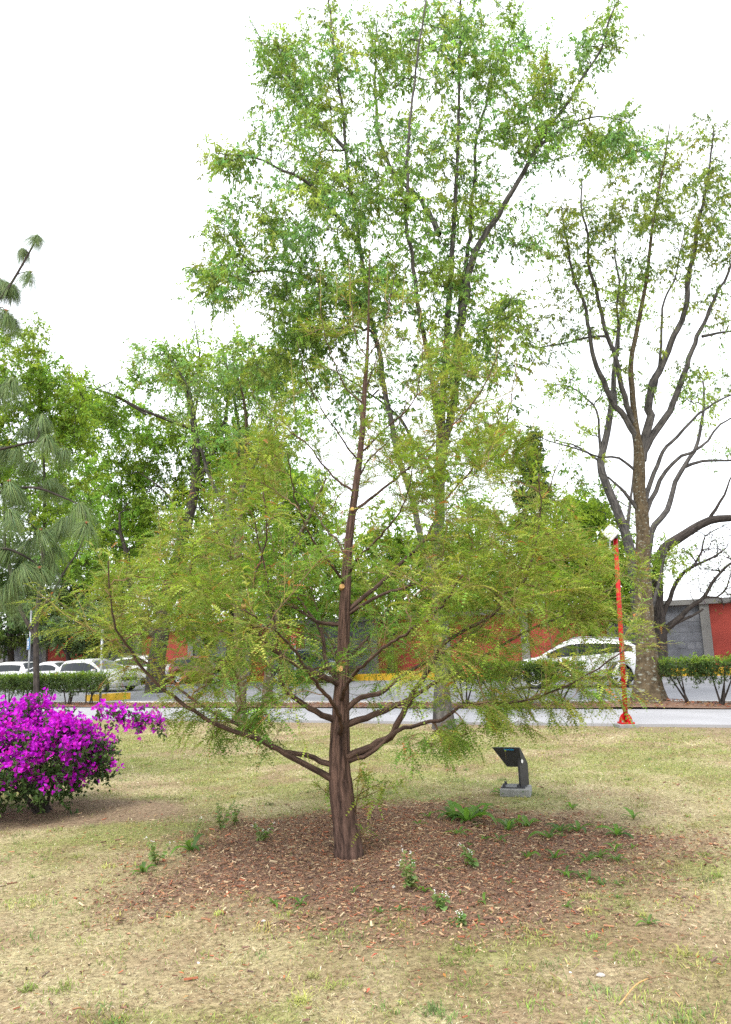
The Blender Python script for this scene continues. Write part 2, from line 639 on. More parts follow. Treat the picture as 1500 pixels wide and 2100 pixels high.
def strip(name, n0, n1, z0, z1, mat, s0=-60, s1=120, m=60):
    """a long raised bed of the road: top plus sides"""
    S = np.linspace(s0, s1, m)
    V, F = [], []
    for s in S:
        V += [rd(s, n0, z0), rd(s, n0, z1), rd(s, n1, z1), rd(s, n1, z0)]
    for k in range(m - 1):
        a = k * 4
        for q in range(3):
            F.append((a + q, a + 4 + q, a + 5 + q, a + 1 + q))
    o = link(name, mesh(name, V, [A(F)], mat))
    return tag(o, kind='structure')


build_ground()
strip('sidewalk', 0.0, 3.1, -0.05, 0.05, M['concrete'])
strip('kerb', 4.55, 4.72, -0.05, 0.12, M['kerb'])
strip('road', 4.72, 20.0, -0.03, 0.006, M['asphalt'])


def build_planting_strip():
    S = np.arange(-30, 60, 0.25)
    Nn = np.linspace(3.1, 4.56, 9)
    X, Y = np.meshgrid(S, Nn, indexing='ij')
    z = 0.06 + 0.03 * fbm(X * 2, Y * 2, 3)
    rt = (gnd(1328, 1447) - S0)
    ts, tn = rt @ RU, min(rt @ RN, 3.9)
    z += 0.14 * np.exp(-((X - ts) ** 2 / 0.8 + (Y - tn) ** 2 / 0.35))
    P = S0[None, None] + X[..., None] * RU + Y[..., None] * RN
    P[..., 2] = z
    nx, ny = X.shape
    i, j = np.meshgrid(np.arange(nx - 1), np.arange(ny - 1), indexing='ij')
    F = np.stack([i * ny + j, (i + 1) * ny + j, (i + 1) * ny + j + 1, i * ny + j + 1], -1).reshape(-1, 4)
    tag(link('planting_strip', mesh('planting_strip', P, F, M['soil'], smooth=True)), kind='structure')


build_planting_strip()
yk = strip('yellow_kerb', 20.0, 20.4, -0.05, 0.32, M['yellow'], -30, 60)
strip('wall_verge', 20.4, 23.6, -0.05, 0.16, M['soil'], -30, 70)

# ------------------------------------------------------------------ tree growth
class Skeleton:
    def __init__(s, cap=40000):
        s.P = np.zeros((cap, 3)); s.T = np.zeros((cap, 3)); s.par = np.full(cap, -1); s.R = np.full(cap, np.nan)
        s.limb = np.zeros(cap, int); s.hit = np.ones(cap); s.n = 0
        s.branches = []

    def stem(s, P, R, limb, attract=1.0, skip=0):
        T = unit(np.gradient(P, axis=0))
        for k in range(len(P)):
            i = s.n
            s.P[i], s.T[i], s.R[i], s.limb[i] = P[k], T[k], R[k], limb
            s.par[i] = i - 1 if k else -1
            s.hit[i] = attract if k >= skip else 50.0
            s.n += 1

    def reach(s, target, rng, k=6, lift=0.25, wob=0.06, down=0.9):
        n = s.n
        d = target - s.P[:n]
        dist = np.linalg.norm(d, axis=1) + 1e-6
        rise = -d[:, 2] / dist
        cost = dist * s.hit[:n] * (1 + down * np.clip(rise + 0.25, 0, 1.25))
        back = -(d * s.T[:n]).sum(1) / dist
        cost *= 1 + 0.5 * np.clip(back, 0, 1)
        b = int(np.argmin(cost))
        p0, L = s.P[b].copy(), dist[b]
        dv = d[b] / L
        c = p0 + 0.5 * L * unit(dv + 0.55 * s.T[b] + A([0, 0, -lift if dv[2] > 0.5 else lift]))
        t = np.linspace(0, 1, k)[:, None]
        Q = (1 - t) ** 2 * p0 + 2 * t * (1 - t) * c + t * t * target
        Q[1:-1] += rng.normal(size=(k - 2, 3)) * wob * L
        T = unit(np.gradient(Q, axis=0))
        ids = [b]
        for q in range(1, k):
            i = s.n
            s.P[i], s.T[i], s.par[i], s.limb[i] = Q[q], T[q], ids[-1], s.limb[b]
            s.hit[i] = 1.08
            ids.append(i)
            s.n += 1
        s.branches.append((Q, ids))

    def radii(s, tip=0.003, power=0.5, shrink=0.75):
        cnt = np.zeros(s.n)
        for Q, ids in s.branches:
            cnt[ids[-1]] += 1
        for i in range(s.n - 1, -1, -1):
            if s.par[i] >= 0:
                cnt[s.par[i]] += cnt[i]
        r = tip * np.maximum(cnt, 1) ** power
        out = []
        for Q, ids in s.branches:
            rr = r[ids].copy()
            rr[0] = rr[1] * 1.1
            pr = s.R[ids[0]] if not np.isnan(s.R[ids[0]]) else r[ids[0]]
            rr = np.minimum(rr, max(pr * shrink, tip))
            rr[-1] *= 0.7
            for q in ids[1:]:
                s.R[q] = rr[ids.index(q)]
            out.append(rr)
        return out


def grow(sk, targets, rng, **kw):
    d = np.array([np.min(np.linalg.norm(sk.P[:sk.n] - t, axis=1)) for t in targets])
    for i in np.argsort(d):
        sk.reach(targets[i], rng, **kw)


def blob_targets(rng, blobs):
    """blobs: (px, py, rx, ry, Y, depth radius, count) -> points spread through each blob's volume"""
    out = []
    for px, py, rx, ry, Y, dr, n in blobs:
        v = rand_unit(rng, n) * (rng.random(n) ** 0.4)[:, None]
        for a, b, c in v:
            out.append(at(px + a * rx, py + b * ry, Y + c * dr))
    return A(out)


def jitter_color(rng, base, n, v=0.25, hue=0.12):
    base = np.atleast_2d(np.asarray(base, float))
    c = base[rng.integers(0, len(base), n)]
    k = 1 + v * rng.normal(size=(n, 1))
    h = 1 + hue * rng.normal(size=(n, 3))
    return np.clip(c * np.clip(k, 0.35, 1.9) * np.clip(h, 0.5, 1.6), 0.002, 0.9)


def leafy_twigs(rng, O, D, n_twig, tl, n_leaf, ll, lw, cols, spread=0.9, up=0.1, droop=0.5, clump_var=0.18, tw_r=0.0022):
    """twigs at origins O along D, each with leaves. Returns twig tubes and leaf quads (+ colours)"""
    m = len(O)
    O2, D2 = rep(O, n_twig), rep(D, n_twig)
    n = len(O2)
    L = tl * rng.uniform(0.5, 1.3, n)
    d = unit(D2 * 0.55 + rand_unit(rng, n) * spread + A([0, 0, up]))
    st = O2 - unit(D2) * (rng.random(n) * tl * 0.9)[:, None]
    sag = A([0, 0, -1]) * (L * 0.16)[:, None]
    TP = np.stack([st, st + d * (L * 0.5)[:, None] - sag * 0.1, st + d * L[:, None] + sag], 1)
    TR = np.stack([np.full(n, tw_r), np.full(n, tw_r * 0.75), np.full(n, tw_r * 0.35)], 1)
    t = rng.uniform(0.25, 1.05, (n, n_leaf))
    P = (st[:, None] + d[:, None] * (L[:, None] * t)[..., None] + sag[:, None] * (t ** 2)[..., None]).reshape(-1, 3)
    k = n * n_leaf
    ld = unit(rep(d, n_leaf) * 0.5 + rand_unit(rng, k) * 0.9 + A([0, 0, -droop]))
    N = unit(rand_unit(rng, k) * 0.8 + A([0, 0, 1.0]))
    V, F = leaf_quads(P, ld, N, ll * rng.uniform(0.6, 1.25, k), lw * rng.uniform(0.7, 1.2, k))
    cl = jitter_color(rng, cols, m, clump_var, 0.05)
    c = rep(rep(cl, n_twig), n_leaf) * np.clip(1 + 0.22 * rng.normal(size=(k, 1)), 0.4, 1.7)
    return TP, TR, V, F, rep(np.clip(c, 0.003, 0.9), 4)


def clean_stems(stems, Y, scale, step=0.22):
    """stems: list of (pixel points with optional depth offset, width px start, width px end)"""
    out = []
    wr = np.random.default_rng(4)
    for pts, w0, w1 in stems:
        P = A([at(p[0], p[1], Y + (p[2] if len(p) > 2 else 0.0)) for p in pts])
        m = len(pts)
        seg = np.concatenate([[0], np.cumsum(np.linalg.norm(np.diff(P, axis=0), axis=1))])
        t = seg / seg[-1]
        R = A(w0, float) * 0.5 * scale if isinstance(w0, list) else (w0 + (w1 - w0) * t ** 0.85) * 0.5 * scale
        P, R = smooth_line(P, R, step)
        w = wr.normal(size=P.shape)
        w = (w + np.roll(w, 1, 0) + np.roll(w, 2, 0) + np.roll(w, -1, 0)) * 0.5
        w[:2] = 0
        w[2:4] *= 0.3
        out.append((P + w * np.clip(R * 0.55, 0.012 + 0.06 * step, 0.05 + 0.03 * step)[:, None] * (1.0 if out else 0.3), R))
    return out


def rough_tube(P, R, sides, rng, amt=0.06, flare=0.0, ridge=0.0):
    """one trunk or limb with an uneven girth and a flared foot"""
    V, F, tc = tubes(P[None], R[None], sides)
    k = len(P)
    a = np.tile(np.arange(sides), k)
    i = np.repeat(np.arange(k), sides)
    C = rep(P, sides)
    g = 1 + amt * (fbm(a * 1.7 + rng.random() * 50, i * 0.6, 3) - 0.5) * 2
    if ridge:      # long fibrous strips of bark
        g = g + ridge * (fbm(a * 0.55 + 7 + i * 0.02, i * 0.10, 2) - 0.5) * 2
    if flare:
        h = rep((P[:, 2] - P[0, 2])[:, None], sides)[:, 0]
        lobes = 0.75 + 0.5 * np.sin(a / sides * 2 * np.pi * 5 + rng.random() * 6)
        g = g + flare * np.exp(-h / (R[0] * 1.6)) * lobes
    V = C + (V - C) * g[:, None]
    V = np.vstack([V, P[-1], P[0]])
    n0 = len(V) - 2
    F3 = A([((k - 1) * sides + j, (k - 1) * sides + (j + 1) % sides, n0) for j in range(sides)])
    tc = np.vstack([tc, tc[-1:], tc[:1]])
    return V, [F, F3], tc


def broad_tree(name, label, seed, base, Y, scale, stems, blobs, leaf, cols, bark, group=None, limb_bark=None, sides=10,
               flare=0.35, step=0.22, tip=0.004, power=0.5, leaf_mat_=None, tg=None):
    """a broadleaf tree: traced trunk and limbs, branches grown out to the crown, leafy twigs"""
    rng = np.random.default_rng(seed)
    e = thing(name, label, 'tree', base, group=group)
    st = clean_stems(stems, Y, scale, step)
    st[0][0][0, 2] = base[2] - 0.05
    sk = Skeleton()
    for i, (P, R) in enumerate(st):
        sk.stem(P, R, i, 1.0 if i else 1.35, skip=int(len(P) * (0.45 if i == 0 else 0.15)))
        V, F, tc = rough_tube(P, R, sides if i == 0 else max(6, sides - 3), rng, 0.07, flare if i == 0 else 0)
        wpart(e, 'trunk' if i == 0 else 'limb', V, F, bark if i == 0 else (limb_bark or bark), tc=tc, smooth=True)
    T = blob_targets(rng, blobs) if tg is None else tg(rng)
    grow(sk, T, rng)
    rr = sk.radii(tip, power)
    BP = A([b[0] for b in sk.branches])
    V, F, tc = tubes(BP, A(rr), 5)
    O = BP[:, -1]
    D = unit(BP[:, -1] - BP[:, -3])
    TP, TR, LV, LF, LC = leafy_twigs(rng, O, D, *leaf[:5], cols, **(leaf[5] if len(leaf) > 5 else {}))
    V2, F2, tc2 = tubes(TP[:, ::2], TR[:, ::2], 3)
    wpart(e, 'branches', np.vstack([V, V2]), [np.vstack([F, F2 + len(V)])], limb_bark or bark, tc=np.vstack([tc, tc2]), smooth=True, kind='stuff')
    wpart(e, 'foliage', LV, [LF], leaf_mat_ or M['leaf'], cols=LC, kind='stuff')
    return e


def mpp(Y):
    return Y * 1.02 / FPX


# ------------------------------------------------------------------ the bald cypress in the mulch bed
def fronds(rng, P, D, N, L, cols, m=5, wid=0.20):
    """feathery sprays: a thin rib with rows of narrow leaflets on both sides"""
    n = len(P)
    D = unit(D)
    S = unit(np.cross(D, N))
    N = np.cross(S, D)
    s = np.linspace(0.1, 0.97, m)
    dr = rng.uniform(0.05, 0.45, n)
    pos = lambda t: P[:, None] + D[:, None] * (L[:, None] * t)[..., None] + A([0, 0, -1]) * (L[:, None] * dr[:, None] * t ** 2)[..., None]
    B = pos(s[None].repeat(n, 0))
    prof = (0.45 + 0.55 * np.sin(np.pi * np.clip(s * 0.92 + 0.12, 0, 1)))
    ll = L[:, None] * wid * prof[None] * rng.uniform(0.8, 1.2, (n, m))
    Vs = []
    hw = (L * 0.07)[:, None, None]
    for sg in (-1, 1):
        ld = unit(S * sg + D * 0.75 + N * rng.uniform(-0.1, 0.35, (n, 1)))[:, None]
        tip = B + ld * ll[..., None]
        Vs.append(np.stack([B - D[:, None] * hw, B + D[:, None] * hw, tip], 2))
    tipc = pos(np.ones((n, 1)))
    b0 = pos(np.zeros((n, 1)))
    rw = S[:, None] * (L * 0.012)[:, None, None]
    Vs.append(np.stack([b0 - rw, b0 + rw, tipc], 2))
    V = np.concatenate(Vs, 1).reshape(n, -1, 3)
    k = V.shape[1]
    F = np.arange(n * k).reshape(-1, 3)
    return V.reshape(-1, 3), F, rep(cols, k)


def build_cypress():
    rng = np.random.default_rng(7)
    Y0 = CYP[1]
    sc = mpp(Y0)
    base = A([CYP[0], CYP[1], gzf(CYP)])
    e = thing('cypress_tree', 'young feathery yellow-green bald cypress with reddish trunk in the bark mulch bed', 'tree', base)
    tr = [(718, 1766, 54), (714, 1735, 50), (707, 1680, 46), (700, 1620, 43), (697, 1570, 40), (698, 1500, 35), (702, 1400, 28), (706, 1300, 24), (710, 1200, 20),
          (717, 1100, 17), (730, 1000, 14), (742, 900, 12), (748, 800, 9.5), (754, 720, 7), (757, 600, 4), (758, 512, 2)]
    P = A([at(a, b, Y0 + (0 if k < 6 else 0.0)) for k, (a, b, w) in enumerate(tr)])
    R = A([w * 0.5 * sc for *_, w in tr])
    R[-4:] *= A([1, 0.9, 0.8, 0.7])
    P[0, 2] = base[2] - 0.06
    P, R = smooth_line(P, R, 0.03)
    V, F, tc = rough_tube(P, R, 48, rng, 0.05, 0.18, 0.16)
    wpart(e, 'trunk', V, F, M['cyp_bark'], tc=tc, smooth=True)
    limbs = [
        ([(690, 1600), (660, 1586), (615, 1560), (560, 1530), (520, 1512), (450, 1490), (400, 1460), (345, 1420), (300, 1380), (265, 1330), (240, 1290), (226, 1220), (222, 1150)], 19, 2, -0.9),
        ([(692, 1572), (630, 1550), (580, 1540), (530, 1515), (490, 1487), (430, 1457), (370, 1415), (330, 1375), (280, 1345), (180, 1285), (110, 1225)], 15, 2, 0.5),
        ([(695, 1480), (660, 1466), (637, 1453), (607, 1433), (583, 1410), (575, 1385), (575, 1350), (568, 1300), (556, 1230), (540, 1150), (520, 1060)], 19, 2, -0.7),
        ([(697, 1405), (683, 1397), (647, 1380), (610, 1363), (577, 1343), (550, 1323), (527, 1297), (510, 1270), (500, 1240), (513, 1210), (533, 1150), (548, 1090), (540, 1000)], 17, 2, -1.1),
        ([(706, 1283), (650, 1275), (630, 1260), (600, 1243), (567, 1222), (533, 1210), (500, 1180), (465, 1130), (430, 1060), (410, 980)], 11, 2, 0.3),
        ([(697, 1400), (680, 1375), (667, 1350), (663, 1310), (650, 1277), (627, 1247), (600, 1207), (580, 1177), (560, 1120), (545, 1050), (535, 980)], 15, 2, 0.9),
        ([(700, 1555), (750, 1537), (800, 1510), (820, 1477), (840, 1437), (863, 1397), (887, 1363), (910, 1320), (960, 1290), (1010, 1260), (1060, 1215), (1090, 1150), (1110, 1050), (1105, 970)], 22, 2, -0.9),
        ([(705, 1563), (760, 1545), (815, 1500), (870, 1483), (908, 1475), (932, 1456), (967, 1443), (1015, 1443), (1055, 1440), (1100, 1432), (1160, 1408), (1230, 1370), (1290, 1325)], 13, 2, -1.3),
        ([(700, 1490), (767, 1467), (800, 1453), (840, 1433), (877, 1410), (950, 1370), (1020, 1330), (1090, 1290), (1160, 1260), (1240, 1215), (1300, 1150)], 19, 2, 0.9),
        ([(702, 1460), (740, 1433), (790, 1417), (810, 1397), (833, 1380), (880, 1353), (940, 1320), (1000, 1270), (1050, 1200), (1090, 1120), (1100, 1030)], 16, 2, 0.1),
        ([(709, 1255), (777, 1200), (814, 1163), (870, 1107), (889, 1074), (917, 1023), (963, 967), (1029, 887), (1052, 800), (1060, 720)], 13, 1.5, 0.5),
        ([(708, 1262), (786, 1219), (856, 1195), (917, 1153), (1000, 1120), (1060, 1080), (1120, 1010), (1150, 940)], 10, 1.5, -0.8),
        ([(722, 1055), (772, 1013), (814, 980), (870, 929), (917, 883), (973, 822), (1010, 757), (1030, 690)], 9, 1.5, -0.3),
        ([(727, 1010), (683, 976), (650, 939), (625, 906), (576, 873), (539, 845), (510, 790)], 7, 1.2, 0.2),
        ([(745, 925), (795, 873), (847, 827), (862, 775), (870, 690)], 6, 1.2, -0.4),
        ([(746, 828), (711, 799), (693, 761), (669, 696), (655, 610), (650, 550)], 5, 1, -0.2),
        ([(754, 738), (730, 687), (718, 584), (715, 530)], 4, 0.8, 0.1),
        ([(755, 732), (786, 677), (805, 584), (812, 540)], 4, 0.8, -0.1),
        ([(750, 800), (775, 730), (795, 650), (800, 590)], 4, 0.8, 0.3),
        ([(698, 1510), (700, 1480), (680, 1440), (640, 1390), (600, 1330), (560, 1290), (500, 1250)], 15, 2, -1.9),
        ([(700, 1440), (715, 1400), (760, 1350), (830, 1300), (900, 1250), (950, 1180)], 13, 2, -1.8),
        ([(702, 1420), (700, 1390), (690, 1340), (660, 1280), (640, 1210), (620, 1130)], 12, 2, 1.9),
        ([(703, 1380), (720, 1345), (760, 1300), (800, 1240), (850, 1170)], 12, 2, 1.9),
        ([(708, 1200), (690, 1170), (650, 1120), (620, 1060), (600, 990), (590, 930)], 9, 1.5, -0.9),
        ([(712, 1180), (740, 1140), (790, 1090), (830, 1030), (850, 950)], 9, 1.5, -1.0),
        ([(712, 1170), (700, 1120), (665, 1080), (640, 1040), (600, 1000)], 8, 1.5, 1.0),
        ([(735, 980), (760, 940), (800, 900), (830, 840), (840, 760)], 6, 1.2, 0.7),
        ([(738, 950), (715, 920), (690, 880), (660, 840), (630, 780), (610, 700)], 6, 1.2, -0.6),
    ]
    sk = Skeleton()
    sk.stem(P, R, -1, 2.2, skip=len(P) // 3)
    limb_objs = []
    for i, (pts, w0, w1, dep) in enumerate(limbs):
        m = len(pts)
        t = np.linspace(0, 1, m)
        Q = A([at(a, b, Y0 + dep * tt ** 1.1) for (a, b), tt in zip(pts, t)])
        r = (w0 * 0.78 + (w1 - w0 * 0.78) * t ** 0.7) * 0.5 * sc
        Q, r = smooth_line(Q, r, 0.06)
        Q[1:-1] += rng.normal(size=(len(Q) - 2, 3)) * 0.004
        V, F, tc = rough_tube(Q, r, 9, rng, 0.08)
        limb_objs.append(wpart(e, 'limb', V, F, M['cyp_limb'], tc=tc, smooth=True))
        sk.stem(Q[3:], r[3:], i, 1.0, skip=2)
    # crown outline of the tree by height: (photo y, left x, right x); round in depth
    env = A([(540, 735, 780), (620, 650, 850), (700, 610, 960), (760, 590, 1020), (840, 545, 1060), (900, 510, 1090), (960, 440, 1130), (1020, 380, 1160), (1100, 320, 1210), (1160, 240, 1250),
             (1220, 190, 1255), (1290, 170, 1260), (1350, 230, 1255), (1420, 300, 1230), (1465, 370, 1170), (1500, 430, 1010), (1530, 450, 960)], float)
    wts = (env[:, 2] - env[:, 1])
    ys = []
    T = []
    while len(T) < 830:
        y = rng.uniform(555, 1530)
        l, r_ = np.interp(y, env[:, 0], env[:, 1]), np.interp(y, env[:, 0], env[:, 2])
        if rng.random() > (r_ - l) / 1100 * (0.6 if y < 900 else 1.0): continue
        c, h = (l + r_) / 2, (r_ - l) / 2
        u = rng.uniform(-1, 1)
        dmax = math.sqrt(max(0, 1 - u * u)) * min(h * sc, 1.95)
        v = rng.uniform(-1, 1)
        if u * u + v * v * (1 - u * u) < 0.05 and rng.random() < 0.6: continue
        if y > 1440 and abs(u) < 0.45: continue
        # the open side left of the upper trunk
        if 850 < y < 1130 and c + u * h < 705 and c + u * h > 585 and rng.random() < 0.75: continue
        if abs(u) > 0.7 and rng.random() < 0.45: continue
        # few sprays hang straight in front of the trunk
        if v < -0.15 and abs(c + u * h - 715) < 110 and rng.random() < 0.8: continue
        if v < -0.2 and abs(c + u * h - 715) < 330 and rng.random() < 0.35: continue
        T.append(at(c + u * h, y, Y0 + v * dmax))
    # the thin outer sprays reaching past the rounded crown
    for px, py, dp in ((120, 1230, .45), (150, 1260, .4), (185, 1240, .4), (205, 1285, .45), (170, 1300, .4), (240, 1310, .3), (222, 1180, -.8), (235, 1230, -.8), (200, 1210, -.7), (260, 1260, -.7), (290, 1300, -.7), (130, 1290, .4), (90, 1240, .5),
                       (310, 1150, -.4), (350, 1090, -.3), (280, 1200, .2), (1285, 1160, .8), (1300, 1190, .8), (1270, 1250, .7), (1290, 1290, -1.1), (1275, 1330, -1.2), (1305, 1270, .3), (1250, 1390, -1.2), (1215, 1410, -1.2), (1310, 1170, .6), (250, 1390, .2), (210, 1340, .3)):
        T.append(at(px, py, Y0 + dp))
    grow(sk, A(T), rng, lift=0.15, wob=0.03, down=0.7, k=6)
    rr = sk.radii(0.0022, 0.5)
    BP = A([b[0] for b in sk.branches])
    BL = A([sk.limb[b[1][-1]] for b in sk.branches])
    # shoots along each branch and at its end
    nb = len(BP)
    ns_ = 7
    b = np.repeat(np.arange(nb), ns_)
    n = len(b)
    t = rng.uniform(0.25, 1.0, n)
    t[::ns_] = 1.0
    f = t * (BP.shape[1] - 1)
    i0 = np.minimum(f.astype(int), BP.shape[1] - 2)
    O = BP[b, i0] + (BP[b, i0 + 1] - BP[b, i0]) * (f - i0)[:, None]
    BD = unit(BP[b, i0 + 1] - BP[b, i0])
    out = unit((O - A([CYP[0], CYP[1], 0])) * A([1, 1, 0]))
    upish = rng.random(n)
    hgt = O[:, 2]
    upw = np.where(hgt > 2.6, 0.75, 0.15) + np.where(upish > 0.86, 0.8, 0.0)
    low = hgt < 1.15
    upw = np.where(low, -0.35, upw)
    d = unit(BD * 0.7 + rand_unit(rng, n) * 0.65 + out * 0.35 + A([0, 0, 1]) * upw[:, None])
    L = np.where(low, 0.7, 1.0) * rng.uniform(0.12, 0.34, n) * np.where(upish > 0.9, 1.5, 1.0) * np.where(hgt > 3.4, 0.8, 1.0)
    sag = A([0, 0, -1]) * (L * np.where(upish > 0.86, 0.02, 0.22))[:, None]
    tt = np.linspace(0, 1, 3)
    SP = O[:, None] + d[:, None] * (L[:, None] * tt)[..., None] + sag[:, None] * (tt ** 2)[None, :, None]
    SR = np.stack([np.full(n, x) for x in (0.0017, 0.0012, 0.0005)], 1)
    SL = BL[b]
    # fronds on the shoots (and on the thin branches)
    nf = 12
    q = np.repeat(np.arange(n), nf)
    t2 = np.tile(np.linspace(0.08, 1.0, nf), n) + rng.uniform(-0.04, 0.04, n * nf)
    FP = O[q] + d[q] * (L[q] * t2)[:, None] + sag[q] * (t2 ** 2)[:, None]
    sd = unit(np.cross(d, A([0, 0, 1.0])) + 1e-4)
    side = np.where(np.tile(np.arange(nf), n) % 2 == 0, 1.0, -1.0)[:, None]
    FD = unit(d[q] * 0.75 + sd[q] * side * 0.8 + rand_unit(rng, len(q)) * 0.4 + A([0, 0, -0.18]))
    FN = unit(rand_unit(rng, len(q)) * 0.55 + A([0, 0, 1.0]))
    FL = rng.uniform(0.042, 0.108, len(q)) * np.where(t2 > 0.85, 0.7, 1.0) * np.where(FP[:, 2] > 3.3, 0.75, 1.0)
    keep = rng.random(len(q)) < np.where(FP[:, 2] > 3.6, 0.8, 0.93)
    keep &= (FP[:, 2] > 0.84) | (FP[:, 0] < 0.9)
    base_c = A([(0.235, 0.33, 0.046), (0.285, 0.355, 0.052), (0.17, 0.29, 0.046), (0.35, 0.385, 0.075), (0.18, 0.245, 0.046)])
    shoot_c = jitter_color(rng, base_c, n, 0.14, 0.05)
    # older sprays inside and low are a fuller green, a few have turned rust
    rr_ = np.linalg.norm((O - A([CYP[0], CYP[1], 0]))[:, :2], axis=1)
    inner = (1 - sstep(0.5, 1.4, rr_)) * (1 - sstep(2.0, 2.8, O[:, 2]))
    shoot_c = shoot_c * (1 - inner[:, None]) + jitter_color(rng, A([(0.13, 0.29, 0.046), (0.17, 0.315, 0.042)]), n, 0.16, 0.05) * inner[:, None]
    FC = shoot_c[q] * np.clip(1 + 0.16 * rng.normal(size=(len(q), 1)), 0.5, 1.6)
    rust = rng.random(len(q)) < 0.03
    FC[rust] = jitter_color(rng, A([(0.33, 0.12, 0.04), (0.40, 0.20, 0.06)]), int(rust.sum()), 0.2)
    V_, k_ = None, None
    for i in range(-1, len(limbs)):
        par = limb_objs[i] if i >= 0 else e
        mb = np.where(BL == i)[0]
        ms = np.where(SL == i)[0]
        if not len(mb): continue
        V, F, tc = tubes(BP[mb], A([rr[j] for j in mb]), 5)
        wpart(par, 'branchlets', V, [F], M['cyp_twig'], smooth=True, kind='stuff')
        V, F, tc = tubes(SP[ms], SR[ms], 3)
        wpart(par, 'shoots', V, [F], M['cyp_shoot'], smooth=True, kind='stuff')
        mf = np.where((SL[q] == i) & keep)[0]
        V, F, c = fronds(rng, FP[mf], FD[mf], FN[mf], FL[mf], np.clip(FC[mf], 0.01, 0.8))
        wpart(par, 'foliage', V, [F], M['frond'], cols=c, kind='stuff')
    # long bare leaders standing above the crown
    lead = [(660, 640, 655, 540), (690, 640, 690, 560), (718, 620, 716, 530), (790, 620, 795, 545), (822, 640, 830, 560), (860, 690, 866, 590), (600, 840, 596, 730), (1052, 800, 1062, 700), (1010, 780, 1012, 660), (545, 1010, 541, 930),
            (440, 1060, 432, 955), (225, 1200, 221, 1120), (1108, 1000, 1105, 930), (165, 1290, 150, 1210), (120, 1260, 60, 1200), (1230, 1230, 1290, 1140)]
    LO, LD, LL = [], [], []
    for a, b_, c, d_ in lead:
        p = at(a, b_, Y0)
        nn = sk.P[:sk.n]
        low_ = nn[:, 2] < p[2] - 0.02
        j = np.where(low_)[0][np.argmin(np.linalg.norm(nn[low_] - p, axis=1))]
        off = A([0, nn[j][1] - p[1], 0]) * 0.85
        p, q_ = p + off, at(c, d_, Y0 + off[1])
        Q, rq = smooth_line(A([nn[j], p, (p + q_) / 2 + A([0.006, 0, 0]), q_]), A([0.004, 0.0035, 0.0026, 0.001]), 0.04)
        mbd = MB()
        mbd.tube(Q, rq, 5)
        wpart(e, 'leader_shoot', np.concatenate(mbd.V), [np.concatenate(mbd.F4), np.concatenate(mbd.F3)], M['cyp_shoot'], smooth=True)
        for pt in Q[2:]:
            for _ in range(3):
                LO.append(pt); LD.append(unit(rand_unit(rng, 1)[0] * A([1, 1, 0.4]) + A([0, 0, 0.45]))); LL.append(rng.uniform(0.03, 0.075))
    nl = len(LO)
    V, F, c = fronds(rng, A(LO), A(LD), unit(rand_unit(rng, nl) * 0.5 + A([0, 0, 1.0])), A(LL), jitter_color(rng, base_c, nl, 0.15, 0.05))
    wpart(e, 'leader_foliage', V, [F], M['frond'], cols=c, kind='stuff')
    # sawn stubs
    for px, py, Yo, w in ((697, 1370, -0.055, 15), (702, 1202, -0.05, 11), (500, 1240, -0.72, 9), (723, 1043, -0.045, 8), (902, 1311, -0.55, 9)):
        p = at(px, py, Y0 + Yo)
        s_ = MB()
        r_ = w * 0.5 * sc
        s_.lathe([(0, 0.0), (r_ * 0.9, 0.0), (r_, -0.006), (r_ * 1.05, -0.05)], 12, Matrix.Translation(p) @ Vector((0.1, -1, 0.25)).to_track_quat('Z', 'Y').to_matrix().to_4x4())
        wpart(e, 'sawn_stub', np.concatenate(s_.V), [np.concatenate(s_.F4)], M['cut'])


build_cypress()

# ------------------------------------------------------------------ broadleaf trees behind
ASH_L = A([(0.21, 0.34, 0.095), (0.26, 0.38, 0.095), (0.19, 0.34, 0.125), (0.31, 0.39, 0.09)])
LEFT_L = A([(0.22, 0.34, 0.045), (0.28, 0.38, 0.05), (0.17, 0.30, 0.05)])
OLIVE_L = A([(0.23, 0.31, 0.07), (0.28, 0.33, 0.06), (0.18, 0.28, 0.08)])

